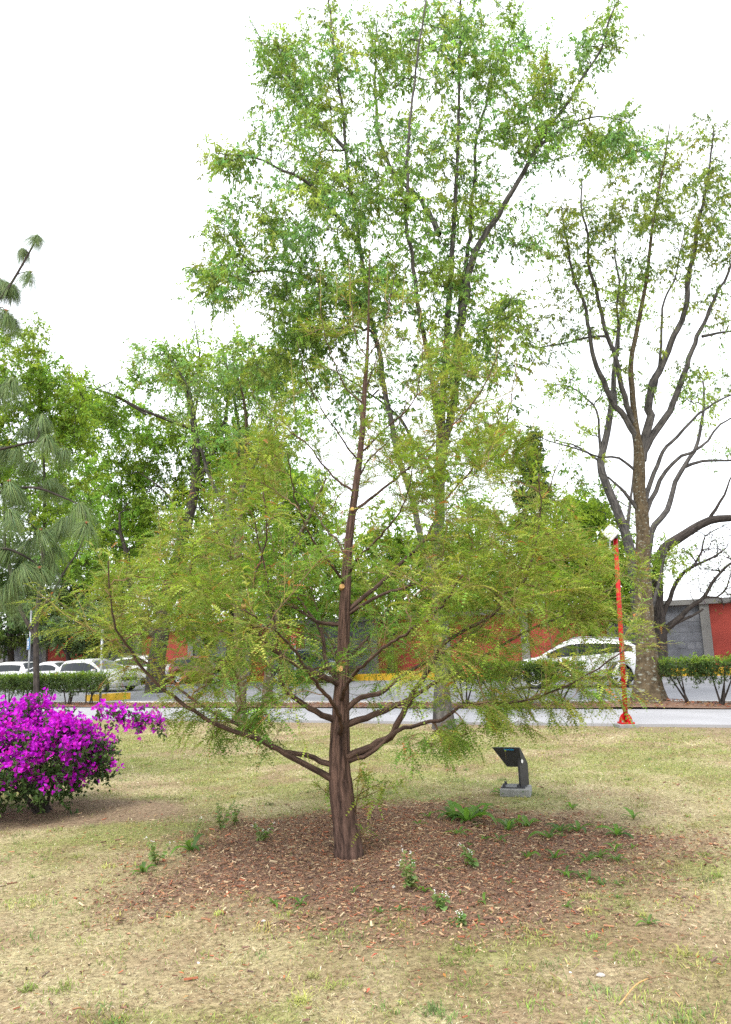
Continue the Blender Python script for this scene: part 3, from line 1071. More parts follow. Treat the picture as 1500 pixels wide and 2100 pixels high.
ashb = gnd(912, 1495)
YA = ashb[1]
broad_tree('ash_tree', 'tall dense green ash rising behind the cypress, forking into several upright stems', 11, ashb, YA, mpp(YA), [
    ([(912, 1497), (905, 1400), (900, 1300), (897, 1200), (898, 1080), (903, 960), (908, 840), (915, 720), (922, 600), (930, 480), (938, 330), (942, 150), (945, -60)], [42, 28, 25, 23, 21, 19, 16, 14, 12, 10, 8, 6, 4], 5),
    ([(905, 960), (930, 780), (945, 660), (958, 560), (1000, 470), (1050, 390), (1105, 300), (1160, 215), (1230, 100), (1270, 0), (1290, -60)], [17, 18, 18, 16, 13, 11, 9, 7, 5, 3, 2], 3),
    ([(900, 1250), (862, 1090), (825, 950), (785, 760), (750, 590), (733, 480), (712, 310), (697, 200), (680, 60), (665, -80)], 15, 4),
    ([(925, 800, 0), (950, 600, .6), (962, 500, 1), (970, 380, 1.2), (985, 250, 1.4), (1020, 130, 1.6), (1075, 0, 1.8)], 14, 3),
    ([(735, 500, 0), (690, 440, -.4), (620, 370, -.8), (540, 330, -1), (440, 310, -1.2)], 12, 2),
    ([(760, 640, 0), (700, 600, .3), (620, 570, .6), (520, 560, .8), (420, 600, 1)], 12, 2),
    ([(712, 310, 0), (650, 240, .5), (590, 160, .8), (540, 90, 1), (510, 40, 1)], 10, 2),
    ([(905, 900, 0), (880, 750, -.6), (862, 640, -1), (840, 500, -1.3), (835, 350, -1.5), (850, 180, -1.6), (870, 0, -1.7)], 12, 3),
    ([(1105, 300, 0), (1160, 260, 0.2), (1220, 240, .2), (1290, 260, .1)], 8, 2),
    ([(900, 480, -.2), (870, 420, .6), (800, 340, .9), (770, 200, 1.2), (775, 40, 1.4)], 14, 3),
    ([(900, 1000, 0), (850, 900, .6), (800, 840, 1), (720, 780, 1.4), (640, 740, 1.5)], 10, 2),
    ([(912, 760, 0), (980, 690, -.5), (1030, 640, -.8), (1070, 610, -1)], 8, 2),
], [
    (690, 120, 130, 130, YA, 2.0, 75), (610, 250, 100, 110, YA - .3, 1.6, 50), (560, 130, 60, 80, YA, 1, 22), (640, 420, 150, 110, YA - .5, 2, 95), (540, 540, 120, 90, YA, 1.6, 62),
    (470, 330, 55, 40, YA - 1, .6, 18), (440, 590, 50, 40, YA + 1, .6, 14), (700, 600, 110, 110, YA, 1.8, 65), (620, 700, 90, 80, YA + .6, 1.4, 30), (840, 330, 130, 190, YA - .6, 2, 100),
    (860, 90, 140, 110, YA, 2, 75), (1000, 90, 90, 100, YA + 1, 1.6, 36), (820, 560, 120, 120, YA - .3, 2, 62), (960, 420, 90, 120, YA + .4, 1.6, 40), (1110, 270, 100, 80, YA, 1.3, 50),
    (1260, 290, 75, 60, YA, .9, 42), (1130, 170, 70, 70, YA, 1, 22), (1200, 140, 50, 60, YA, .8, 9), (1240, 90, 50, 90, YA, .7, 15), (1010, 230, 70, 90, YA + .6, 1.2, 24), (980, 700, 110, 100, YA - .5, 1.4, 44), (1050, 650, 60, 70, YA - .9, 1, 22),
    (870, 760, 130, 90, YA, 1.6, 42), (760, 850, 120, 70, YA + 1, 1.4, 22), (900, 930, 130, 90, YA + .5, 1.4, 26), (1010, 900, 90, 90, YA, 1.2, 22), (470, 460, 50, 50, YA, .8, 14), (1060, 120, 80, 100, YA + .6, 1.4, 26), (960, 560, 80, 90, YA, 1.4, 26), (1080, 480, 60, 90, YA, 1.2, 14), (420, 560, 40, 40, YA + .8, .6, 14), (600, 640, 90, 60, YA + .3, 1.3, 26), (560, 730, 90, 60, YA + .6, 1.3, 30), (660, 760, 70, 60, YA + .6, 1.2, 22)],
    (6, 0.46, 17, 0.11, 0.033, dict(droop=0.9, up=0.15)), ASH_L, M['ash_bark'], flare=0.25, tip=0.0045)

# the right-hand tree with the lichen trunk
_r = gnd(1328, 1447)
_q = (_r - S0)
RTB = rd(_q @ RU - 0.15, 3.85, 0.17)
YR = RTB[1]
broad_tree('street_tree', 'tall sparse-leaved tree with lichen-spotted brown trunk beside the red post', 12, RTB, YR, mpp(YR), [
    ([(1332, 1450), (1325, 1350), (1320, 1250), (1317, 1120), (1315, 1020), (1313, 940), (1306, 880), (1300, 830), (1294, 760), (1302, 700), (1312, 645), (1322, 600), (1330, 540), (1342, 440), (1362, 330), (1375, 250)], [50, 40, 36, 29, 26, 24, 14, 12, 11, 10, 9, 8, 7, 6, 4, 2], 5),
    ([(1308, 925), (1300, 890), (1262, 835), (1240, 785), (1217, 740), (1205, 680), (1196, 620), (1176, 570), (1160, 500), (1150, 430)], 15, 3),
    ([(1304, 870), (1290, 845), (1272, 790), (1255, 720), (1240, 660), (1222, 600), (1210, 550), (1198, 450), (1192, 370)], 13, 3),
    ([(1316, 945), (1322, 905), (1328, 870), (1332, 820), (1350, 755), (1375, 700), (1400, 650), (1415, 590), (1420, 550), (1435, 450), (1452, 350), (1465, 260)], 20, 3),
    ([(1318, 930), (1345, 885), (1370, 850), (1385, 800), (1405, 745), (1430, 690), (1450, 650), (1470, 600), (1500, 550), (1535, 470)], 17, 3),
    ([(1316, 1075), (1335, 1025), (1352, 985), (1367, 965), (1400, 935), (1440, 915), (1480, 870), (1530, 840)], 12, 2.5),
    ([(1316, 1060), (1328, 1010), (1338, 970), (1360, 925), (1392, 890), (1430, 850), (1480, 815), (1530, 800)], 12, 2.5),
    ([(1312, 1050), (1290, 1020), (1268, 995), (1245, 975)], 10, 4),
    ([(1245, 690), (1215, 690), (1180, 697), (1140, 705), (1095, 712)], 6, 2),
    ([(1300, 962), (1270, 940), (1235, 935), (1195, 925), (1110, 895)], 6, 2),
    ([(1330, 830), (1345, 790), (1352, 730), (1356, 690), (1362, 620), (1385, 560), (1405, 470)], 8, 2),
    ([(1262, 835, 0), (1262, 780, .5), (1265, 690, .8), (1268, 600, 1), (1262, 500, 1.2), (1262, 400, 1.4)], 9, 2),
    ([(1440, 690), (1490, 680), (1540, 670)], 7, 2),
], [
    (1180, 470, 75, 90, YR, 1.4, 49), (1270, 440, 80, 80, YR, 1.6, 52), (1370, 400, 80, 90, YR, 1.6, 54), (1460, 380, 60, 100, YR, 1.4, 40), (1440, 500, 70, 60, YR, 1.4, 31), (1330, 540, 110, 50, YR, 1.5, 26),
    (1170, 590, 60, 60, YR, 1.2, 21), (1130, 660, 50, 50, YR, 1, 12), (1400, 290, 60, 60, YR, 1, 14), (1465, 265, 40, 50, YR, .8, 8), (1260, 330, 80, 60, YR, 1, 14), (1340, 720, 130, 90, YR, 1.5, 13),
    (1450, 770, 60, 50, YR, 1, 12), (1130, 740, 60, 50, YR, .8, 8), (1180, 950, 60, 40, YR, .6, 5), (1490, 450, 60, 120, YR, 1.4, 27), (1480, 640, 50, 70, YR, 1, 9), (1200, 690, 40, 50, YR, .8, 6), (1400, 620, 80, 60, YR, 1.2, 13), (1260, 600, 70, 60, YR, 1.2, 12)],
    (5, 0.40, 12, 0.115, 0.032, dict(droop=1.1, clump_var=0.22)), OLIVE_L, M['ash_old'], limb_bark=M['ash_bark'], flare=0.75, tip=0.0036, sides=14)

# a second tree right behind it, forking low
P2 = rd(_q @ RU - 1.0, 22.3, 0.16)
Y2 = 30.5
b2 = at(1312, 1395, Y2); b2[2] = 0.16
broad_tree('forked_tree', 'grey slender tree forking low, seen behind the lichen-spotted trunk', 13, b2, Y2, mpp(Y2), [
    ([(1313, 1395), (1310, 1300), (1305, 1220), (1296, 1150), (1285, 1100), (1262, 1040), (1240, 985), (1234, 945), (1246, 890), (1258, 810), (1262, 740), (1275, 640), (1285, 560)], 30, 5),
    ([(1306, 1230), (1325, 1160), (1340, 1080), (1365, 1050), (1378, 1010), (1400, 960), (1430, 910), (1440, 850), (1440, 780)], 18, 4),
    ([(1285, 1095), (1292, 1040), (1298, 1000), (1300, 960)], 9, 3),
    ([(1240, 975), (1228, 900), (1223, 845), (1205, 820), (1170, 795), (1120, 790)], 8, 2),
    ([(1236, 950), (1190, 920), (1140, 905)], 6, 2),
    ([(1400, 960), (1440, 945), (1490, 945), (1540, 940)], 8, 3),
    ([(1310, 1300), (1340, 1240), (1352, 1180), (1370, 1120)], 12, 3),
], [(1270, 1060, 60, 60, Y2 + 1, 2, 16), (1220, 1010, 45, 40, Y2 + 1, 1.5, 10), (1370, 1140, 60, 45, Y2 + 1, 1.6, 22), (1300, 1180, 70, 60, Y2 + 1, 2, 18), (1170, 800, 70, 40, Y2, 1, 14), (1280, 620, 60, 90, Y2, 2, 30), (1440, 830, 50, 80, Y2, 2, 16), (1160, 900, 60, 30, Y2, 1, 10), (1500, 930, 50, 30, Y2, 1, 8), (1250, 780, 30, 80, Y2, 1, 12)],
    (6, 0.7, 12, 0.16, 0.055), LEFT_L, M['ash_bark'], flare=0.3, tip=0.012, step=0.4)

# gnarled, nearly bare tree by the wall
Y3 = 32.5
b3 = at(1352, 1368, Y3); b3[2] = 0.16
broad_tree('gnarled_tree', 'nearly bare gnarled tree with thick low limbs in front of the grey wall panel', 14, b3, Y3, mpp(Y3), [
    ([(1353, 1372), (1353, 1340), (1352, 1305), (1349, 1260), (1347, 1200), (1350, 1160), (1362, 1125), (1388, 1105), (1420, 1085), (1455, 1068), (1495, 1062), (1540, 1060)], 32, 13),
    ([(1354, 1310), (1372, 1285), (1400, 1262), (1425, 1240), (1445, 1225), (1460, 1200), (1490, 1160), (1530, 1140)], 14, 3),
    ([(1356, 1305), (1385, 1278), (1420, 1262), (1442, 1250)], 9, 4),
    ([(1352, 1290), (1370, 1230), (1390, 1190), (1420, 1165), (1450, 1150), (1490, 1125)], 12, 3),
    ([(1452, 1069), (1475, 1030), (1490, 1000), (1510, 960)], 8, 2),
    ([(1420, 1165), (1440, 1130), (1445, 1100), (1470, 1085)], 5, 2),
    ([(1445, 1225), (1470, 1225), (1490, 1205), (1500, 1170)], 5, 2),
], [(1450, 1130, 60, 50, Y3, 1.5, 44), (1490, 1190, 40, 60, Y3, 1.5, 28), (1500, 1110, 40, 50, Y3, 1.2, 22), (1430, 1190, 50, 40, Y3, 1.2, 18)],
    (4, 0.8, 2, 0.13, 0.05), A([(0.13, 0.17, 0.05), (0.14, 0.11, 0.16)]), M['dark_bark'], flare=0.3, tip=0.014, step=0.35)

# left group: a slim tree in the planting strip, the dark forked trees beyond the cars, greenery by the wall
Yb = 25.0
bl = at(76, 1440, Yb); bl[2] = 0.08
broad_tree('slim_tree', 'slim dark-stemmed tree forking in two behind the clipped hedge and blue sign', 15, bl, Yb, mpp(Yb), [
    ([(76, 1440), (75, 1380), (74, 1320), (73, 1300), (78, 1250), (84, 1200), (90, 1120), (92, 1030), (88, 930), (82, 820), (80, 720)], 13, 3),
    ([(73, 1305), (58, 1280), (42, 1250), (30, 1210), (15, 1150), (5, 1080), (0, 980), (-5, 880)], 9, 3),
    ([(76, 1270), (100, 1230), (130, 1180), (165, 1120), (185, 1050)], 6, 2),
    ([(88, 930), (140, 860), (190, 800), (230, 780)], 5, 2),
], [(40, 760, 80, 110, Yb, 2, 60), (110, 820, 90, 90, Yb, 2, 60), (20, 900, 80, 90, Yb, 2, 44), (150, 900, 70, 80, Yb, 2, 36), (60, 1020, 90, 80, Yb + .5, 2, 42), (160, 1040, 60, 70, Yb, 1.6, 26), (-40, 850, 70, 140, Yb, 2, 36)],
    (8, 0.6, 15, 0.15, 0.055), LEFT_L, M['dark_bark'], flare=0.2, tip=0.008, step=0.4)

Yc = 33.0
bc = at(318, 1400, Yc); bc[2] = 0.0
broad_tree('spreading_tree', 'big bright green spreading tree with dark twisting trunks over the parked cars', 16, bc, Yc, mpp(Yc), [
    ([(318, 1402), (322, 1350), (332, 1290), (342, 1230), (352, 1180), (372, 1120), (392, 1040), (402, 950), (398, 860), (385, 800), (362, 750), (330, 710)], 36, 7),
    ([(326, 1310), (300, 1280), (278, 1240), (262, 1190), (250, 1120), (245, 1050)], 22, 4),
    ([(334, 1280), (318, 1245), (290, 1230), (262, 1225)], 14, 4),
    ([(345, 1230), (380, 1180), (430, 1120), (470, 1050), (485, 980), (490, 900), (480, 820)], 20, 5),
    ([(378, 1100), (360, 1040), (330, 1000), (290, 975)], 9, 2),
    ([(402, 1000), (430, 940), (455, 880), (470, 800), (455, 720)], 12, 4),
    ([(398, 860), (410, 780), (405, 700), (400, 660)], 6, 2),
    ([(300, 850), (250, 820), (205, 800)], 5, 2),
    ([(398, 880), (340, 860), (290, 840), (240, 810), (150, 790)], 9, 2),
    ([(350, 1190), (340, 1140), (328, 1100), (330, 1060)], 8, 2),
], [(330, 760, 90, 60, Yc, 2.2, 34), (440, 760, 90, 80, Yc, 2.2, 40), (540, 780, 90, 80, Yc, 2.4, 40), (260, 900, 110, 80, Yc + 2.2, 3, 70), (400, 930, 120, 100, Yc + 2.2, 3, 74), (230, 1020, 120, 90, Yc + 2.2, 3, 76), (350, 1050, 110, 100, Yc + 2.2, 3, 66),
     (180, 830, 70, 60, Yc, 2, 28), (250, 1140, 130, 70, Yc + 2.2, 3, 58), (400, 1150, 110, 80, Yc, 3, 46), (500, 950, 110, 110, Yc + 1, 3, 56), (600, 860, 60, 70, Yc, 2, 14), (160, 1120, 70, 60, Yc, 2, 26)],
    (8, 0.8, 14, 0.20, 0.075), LEFT_L, M['dark_bark'], flare=0.25, tip=0.010, step=0.5)

Yd = 40.0
bd = at(470, 1385, Yd); bd[2] = 0.1
broad_tree('round_tree', 'rounded leafy tree in front of the red wall, its crown left of the cypress trunk', 17, bd, Yd, mpp(Yd), [
    ([(470, 1387), (474, 1330), (480, 1250), (488, 1150), (500, 1050), (510, 950)], 22, 4),
    ([(478, 1280), (520, 1200), (570, 1110), (600, 1030)], 12, 3),
    ([(480, 1240), (440, 1180), (400, 1120), (380, 1060)], 12, 3),
    ([(484, 1200), (530, 1150), (590, 1130), (640, 1100)], 8, 2),
], [(560, 1000, 110, 80, Yd, 4, 84), (620, 1080, 70, 80, Yd, 3, 60), (500, 1100, 120, 90, Yd, 4, 74), (590, 1190, 110, 70, Yd, 3.4, 60), (440, 1210, 110, 60, Yd, 3, 46), (520, 920, 80, 50, Yd, 3, 36), (660, 1170, 50, 60, Yd, 2, 24)],
    (8, 0.95, 13, 0.24, 0.095), LEFT_L, M['dark_bark'], flare=0.2, tip=0.012, step=0.6)

# slim trunks in the lawn edge and the strip
g2 = gnd(495, 1483)
Yt = g2[1]
broad_tree('lawn_tree', 'slender mossy-trunked tree at the lawn edge beside the sidewalk, left of the cypress', 18, g2, Yt, mpp(Yt), [
    ([(495, 1486), (494, 1440), (493, 1380), (490, 1290), (486, 1200), (488, 1100), (498, 1000), (508, 900), (500, 820), (480, 750)], 25, 4),
    ([(488, 1120), (460, 1040), (425, 960), (400, 880), (385, 800), (350, 740)], 12, 2),
    ([(496, 1010), (530, 930), (560, 850), (570, 770)], 9, 2),
    ([(487, 1180), (520, 1110), (560, 1060), (590, 1010)], 9, 2),
], [(400, 790, 90, 60, Yt, 1.4, 26), (500, 760, 80, 60, Yt, 1.4, 28), (580, 800, 70, 70, Yt, 1.3, 26), (440, 880, 80, 60, Yt, 1.3, 18), (300, 740, 40, 40, Yt, .8, 8), (560, 920, 70, 60, Yt, 1.2, 14)],
    (6, 0.5, 12, 0.105, 0.034), ASH_L, M['ash_old'], limb_bark=M['ash_bark'], flare=0.15, tip=0.005)

g3 = rd((gnd(548, 1445) - S0) @ RU, 3.9, 0.08)
Yt3 = g3[1]
broad_tree('kerbside_tree', 'mossy-trunked tree in the planting strip behind the cypress branches', 19, g3, Yt3, mpp(Yt3), [
    ([(548, 1446), (549, 1420), (552, 1370), (560, 1300), (575, 1220), (600, 1130), (640, 1050), (670, 980)], 22, 4),
    ([(560, 1300), (540, 1230), (535, 1150), (545, 1080)], 10, 2),
], [(640, 1000, 60, 70, Yt3, 1.6, 16), (560, 1080, 60, 60, Yt3, 1.6, 16), (690, 1090, 40, 60, Yt3, 1.4, 10)],
    (6, 0.5, 12, 0.12, 0.04), LEFT_L, M['ash_old'], limb_bark=M['ash_bark'], flare=0.2, tip=0.006)

# greenery standing along and beyond the wall
bgt = [  # px, base Y, trunk top py, blobs, label, colour
    ('leafy_tree', 'bright leafy tree growing against the wall between the cypress and red post', 1215, 33.3, [(1190, 1060, 70, 55, 2, 46), (1150, 1130, 80, 60, 2, 46), (1230, 1160, 70, 70, 2, 52), (1180, 1230, 80, 40, 2, 30), (1260, 1230, 50, 40, 1.5, 22)], LEFT_L),
    ('fir_tree', 'dark narrow conical tree rising above the greenery right of the cypress', 1092, 40.0, [(1092, 905, 9, 22, .4, 12), (1092, 950, 22, 30, .8, 22), (1092, 1010, 38, 40, 1.2, 34), (1092, 1090, 55, 50, 1.6, 44), (1092, 1180, 65, 50, 2, 40)], A([(0.05, 0.10, 0.045), (0.07, 0.12, 0.05)])),
    ('wall_tree', 'medium green tree by the red wall straight behind the cypress trunk', 800, 41.0, [(800, 1130, 110, 90, 3, 70), (880, 1190, 120, 70, 3, 60), (960, 1120, 100, 100, 3, 60), (1020, 1200, 90, 70, 3, 48), (740, 1210, 80, 60, 3, 36)], LEFT_L),
    ('pale_tree', 'pale bluish green bushy tree by the wall above the parked cars', 140, 48.0, [(130, 1290, 60, 35, 3, 40), (200, 1270, 60, 40, 3, 44), (60, 1260, 60, 40, 3, 34), (180, 1330, 40, 20, 2, 20)], A([(0.13, 0.20, 0.10), (0.16, 0.22, 0.10)])),
    ('shady_tree', 'dark green tree at the far end of the wall behind the pine', 20, 52.0, [(10, 1200, 90, 70, 4, 60), (110, 1180, 90, 60, 4, 60), (-60, 1120, 80, 120, 4, 50), (20, 1300, 70, 40, 3, 40), (60, 1100, 100, 70, 4, 56), (150, 1225, 90, 45, 4, 50), (70, 1235, 80, 40, 4, 40), (240, 1235, 70, 40, 4, 34)], A([(0.06, 0.11, 0.03), (0.09, 0.14, 0.035)])),
    ('tall_tree', 'tall yellow-green tree beyond the wall at the left, above the parked cars', 250, 55.0, [(250, 1180, 120, 60, 4, 60), (380, 1220, 100, 60, 4, 50), (300, 1280, 100, 40, 3, 40), (130, 960, 100, 100, 5, 60), (220, 1080, 120, 90, 4, 60)], LEFT_L),
    ('garden_tree', 'mid green tree beyond the wall, seen under the left cypress branches', 600, 47.0, [(600, 1245, 80, 45, 3, 44), (690, 1235, 80, 45, 3, 44), (520, 1260, 70, 40, 3, 34), (760, 1260, 60, 35, 3, 26), (420, 1270, 60, 35, 3, 26)], LEFT_L * 0.8),
    ('boundary_tree', 'low dark green tree beyond the wall, right of the cypress', 1010, 45.0, [(1010, 1240, 80, 45, 3, 40), (930, 1260, 70, 40, 3, 36), (1090, 1250, 60, 40, 3, 30), (860, 1260, 60, 40, 3, 30)], A([(0.07, 0.125, 0.035), (0.10, 0.15, 0.04)])),
]
for k, (nm, lab, px, Yg, bl_, cc) in enumerate(bgt):
    b0 = at(px, 1380, Yg); b0[2] = 0.0
    top = min(b[1] for b in bl_)
    base_y = 750
    # the pixel row where the ground lies at this distance
    lo = 1300.0
    for _ in range(60):
        if at(px, lo, Yg)[2] < 0: break
        lo += 2.5
    stems = [([(px, lo), (px + 3, lo - 40), (px - 2, (lo + top) / 2), (px, top + 20)], 16 if nm != 'fir_tree' else 9, 3)]
    if nm != 'fir_tree':
        for b in bl_[1:]:
            stems.append(([(px, (lo + b[1]) / 2 + 10), ((px + b[0]) / 2, b[1] + 30), (b[0], b[1])], 8, 2))
    broad_tree(nm, lab, 30 + k, b0, Yg, mpp(Yg), stems, [(b[0], b[1], b[2], b[3], Yg, b[4], b[5]) for b in bl_],
               (6, 0.9 if nm != 'fir_tree' else 0.5, 9, 0.34, 0.14), cc, M['dark_bark'], flare=0.2, tip=0.012, step=0.6)


# ------------------------------------------------------------------ pine reaching in from the left
def needle_tuft(seed, L=0.30, n=330):
    rng = np.random.default_rng(seed)
    az = rng.uniform(0, 2 * np.pi, n)
    el = rng.uniform(0.0, 1.3, n)
    d = np.stack([np.cos(az) * np.cos(el), np.sin(az) * np.cos(el), np.sin(el)], -1)
    ll = L * rng.uniform(0.75, 1.1, n)
    st = np.stack([rng.normal(size=n) * 0.006, rng.normal(size=n) * 0.006, -rng.random(n) * 0.11], -1)
    t = A([0, 0.3, 0.65, 1.0])
    P = st[:, None] + d[:, None] * (ll[:, None] * (t * (1 - 0.42 * t)))[..., None] + A([0, 0, -1]) * (ll[:, None] * rng.uniform(0.75, 1.0, (n, 1)) * t ** 1.8)[..., None]
    S = unit(np.cross(d, A([0, 0, 1.0])))[:, None] * A([0.0018, 0.0019, 0.0015, 0.0005])[None, :, None]
    V = np.stack([P - S, P + S], 2).reshape(-1, 3)
    i = np.arange(n)[:, None] * 8
    q = np.arange(3)[None] * 2
    F = np.stack([i + q, i + q + 1, i + q + 3, i + q + 2], -1).reshape(-1, 4)
    c = jitter_color(rng, A([(0.15, 0.22, 0.075), (0.19, 0.26, 0.085), (0.11, 0.18, 0.075)]), n, 0.22, 0.06)
    return mesh('needle_tuft', V, F, M['needle'], rep(c, 8))


def build_pine():
    rng = np.random.default_rng(21)
    Yp = 8.8
    base = at(-190, 1640, Yp); base[2] = 0.0
    e = thing('pine_tree', 'pine with drooping long needle tufts and rusty buds above the bougainvillea', 'tree', base)
    sc = mpp(Yp)
    P, R = smooth_line([A([base[0], base[1], -0.05]), base + A([0.03, 0, 1.2]), base + A([0.0, 0.05, 2.8]), base + A([0.08, 0, 4.4]), base + A([0.2, 0, 5.8]), base + A([0.35, 0, 7.0])], A([0.15, 0.12, 0.10, 0.075, 0.045, 0.015]), 0.15)
    V, F, tc = rough_tube(P, R, 12, rng, 0.1, 0.3)
    wpart(e, 'trunk', V, F, M['dark_bark'], tc=tc, smooth=True)
    axis = lambda z: A([np.interp(z, P[:, 2], P[:, 0]), base[1], z])
    tufts = [(77, 485, 0, .55), (45, 512, .1, .5), (62, 560, -.1, .8), (25, 590, .2, .8), (0, 575, .1, .8), (12, 640, -.2, 1), (-30, 620, 0, 1), (30, 660, .3, .9),
             (25, 780, -.1, 1), (0, 800, .3, .9), (85, 855, .1, 1), (95, 897, -.2, 1), (55, 880, .3, .9), (132, 925, .1, .85), (70, 950, .3, .9), (20, 990, -.1, 1), (110, 985, .4, .8), (40, 1020, .3, .9),
             (165, 1035, 0, .95), (178, 1075, -.2, .85), (145, 1060, .3, .8), (22, 1050, -.3, 1), (85, 1090, 0, 1), (60, 1110, .3, .9), (115, 1120, .2, .8), (15, 1130, .1, 1), (48, 1160, -.2, 1), (82, 1168, -.1, 1),
             (25, 1200, 0, .9), (105, 1150, .2, .9), (-20, 1090, .2, 1), (-30, 980, .1, 1), (-30, 900, .2, 1), (-40, 760, 0, 1), (-50, 1180, 0, 1), (-60, 700, .2, 1), (8, 920, .4, .9), (40, 930, .5, .8), (130, 1000, .5, .7), (5, 1225, .3, .9),
             (-70, 1040, -.3, 1), (-80, 850, -.4, 1), (-110, 640, -.2, 1), (-120, 560, .1, .9), (-150, 480, 0, .8), (-160, 780, .6, 1), (-170, 950, -.6, 1), (-230, 700, .3, 1), (-260, 880, -.2, 1), (-280, 1040, .2, 1), (-220, 1120, -.7, 1), (-300, 780, .1, 1), (-200, 560, .2, .9)]
    tips = A([at(px, py, Yp + dy) for px, py, dy, s in tufts])
    hosts = [[(-190, 760), (-110, 700), (-40, 650), (10, 600), (45, 545), (70, 500), (77, 485)],
             [(-190, 1000), (-100, 960), (-30, 930), (30, 915), (85, 905), (120, 930)],
             [(-190, 1110), (-90, 1050), (0, 1010), (70, 1000), (130, 1020), (165, 1036)],
             [(-190, 1180), (-80, 1150), (0, 1125), (50, 1140), (85, 1165)],
             [(-190, 880), (-90, 840), (-20, 800), (20, 785)],
             [(-190, 820), (-240, 780), (-290, 770)], [(-190, 1060), (-250, 1040), (-290, 1030)]]
    sk = Skeleton()
    sk.stem(P, R, -1, 3.0, skip=4)
    for i, h in enumerate(hosts):
        Q = A([at(a, b, Yp) for a, b in h])
        Q[0] = axis(Q[0, 2])
        Q, r = smooth_line(Q, np.linspace(0.028, 0.007, len(h)), 0.08)
        V, F, tc = rough_tube(Q, r, 7, rng, 0.1)
        wpart(e, 'limb', V, F, M['dark_bark'], tc=tc, smooth=True)
        sk.stem(Q, r, i, 1.0, skip=2)
    grow(sk, tips, rng, lift=0.05, wob=0.03, down=0.4)
    rr = sk.radii(0.006, 0.4)
    BP = A([b[0] for b in sk.branches])
    V, F, tc = tubes(BP, A(rr), 6)
    wpart(e, 'branches', V, [F], M['dark_bark'], tc=tc, smooth=True, kind='stuff')
    meshes = [needle_tuft(40 + k, 0.33 + 0.02 * k) for k in range(5)]
    budm = MB()
    for a in range(7):
        th = a * 2 * math.pi / 6
        dv = A([math.cos(th) * 0.6, math.sin(th) * 0.6, 1.0]) if a < 6 else A([0, 0, 1.2])
        budm.tube([A([0, 0, 0]), unit(dv) * 0.02, unit(dv) * 0.042], [0.004, 0.0075, 0.002], 6)
    budm = budm.mesh('bud', M['bud'], True)
    ends = {i: np.argmin(np.linalg.norm(BP[:, -1] - tips[i], axis=1)) for i in range(len(tips))}
    for i, (px, py, dy, s) in enumerate(tufts):
        b = BP[ends[i]]
        d = Vector(unit(b[-1] - b[-3]))
        d = (d * 0.5 + Vector((0, 0, 1))).normalized()
        o = link('needle_tuft', meshes[i % 5], e)
        o.location = tips[i] - base
        o.rotation_euler = (d.to_track_quat('Z', 'Y') @ Matrix.Rotation(rng.uniform(0, 6.28), 3, 'Z').to_quaternion()).to_euler()
        o.scale = (s, s, s)
        if rng.random() < 0.65:
            link('bud', budm, o)
    # inner tufts back along the branches
    for i in range(46):
        b = BP[rng.integers(len(BP))]
        p = b[rng.integers(1, 5)]
        o = link('needle_tuft', meshes[rng.integers(5)], e)
        o.location = p - base
        o.rotation_euler = (rng.uniform(-.5, .5), rng.uniform(-.5, .5), rng.uniform(0, 6.28))
        s = rng.uniform(0.55, 0.85)
        o.scale = (s, s, s)


build_pine()


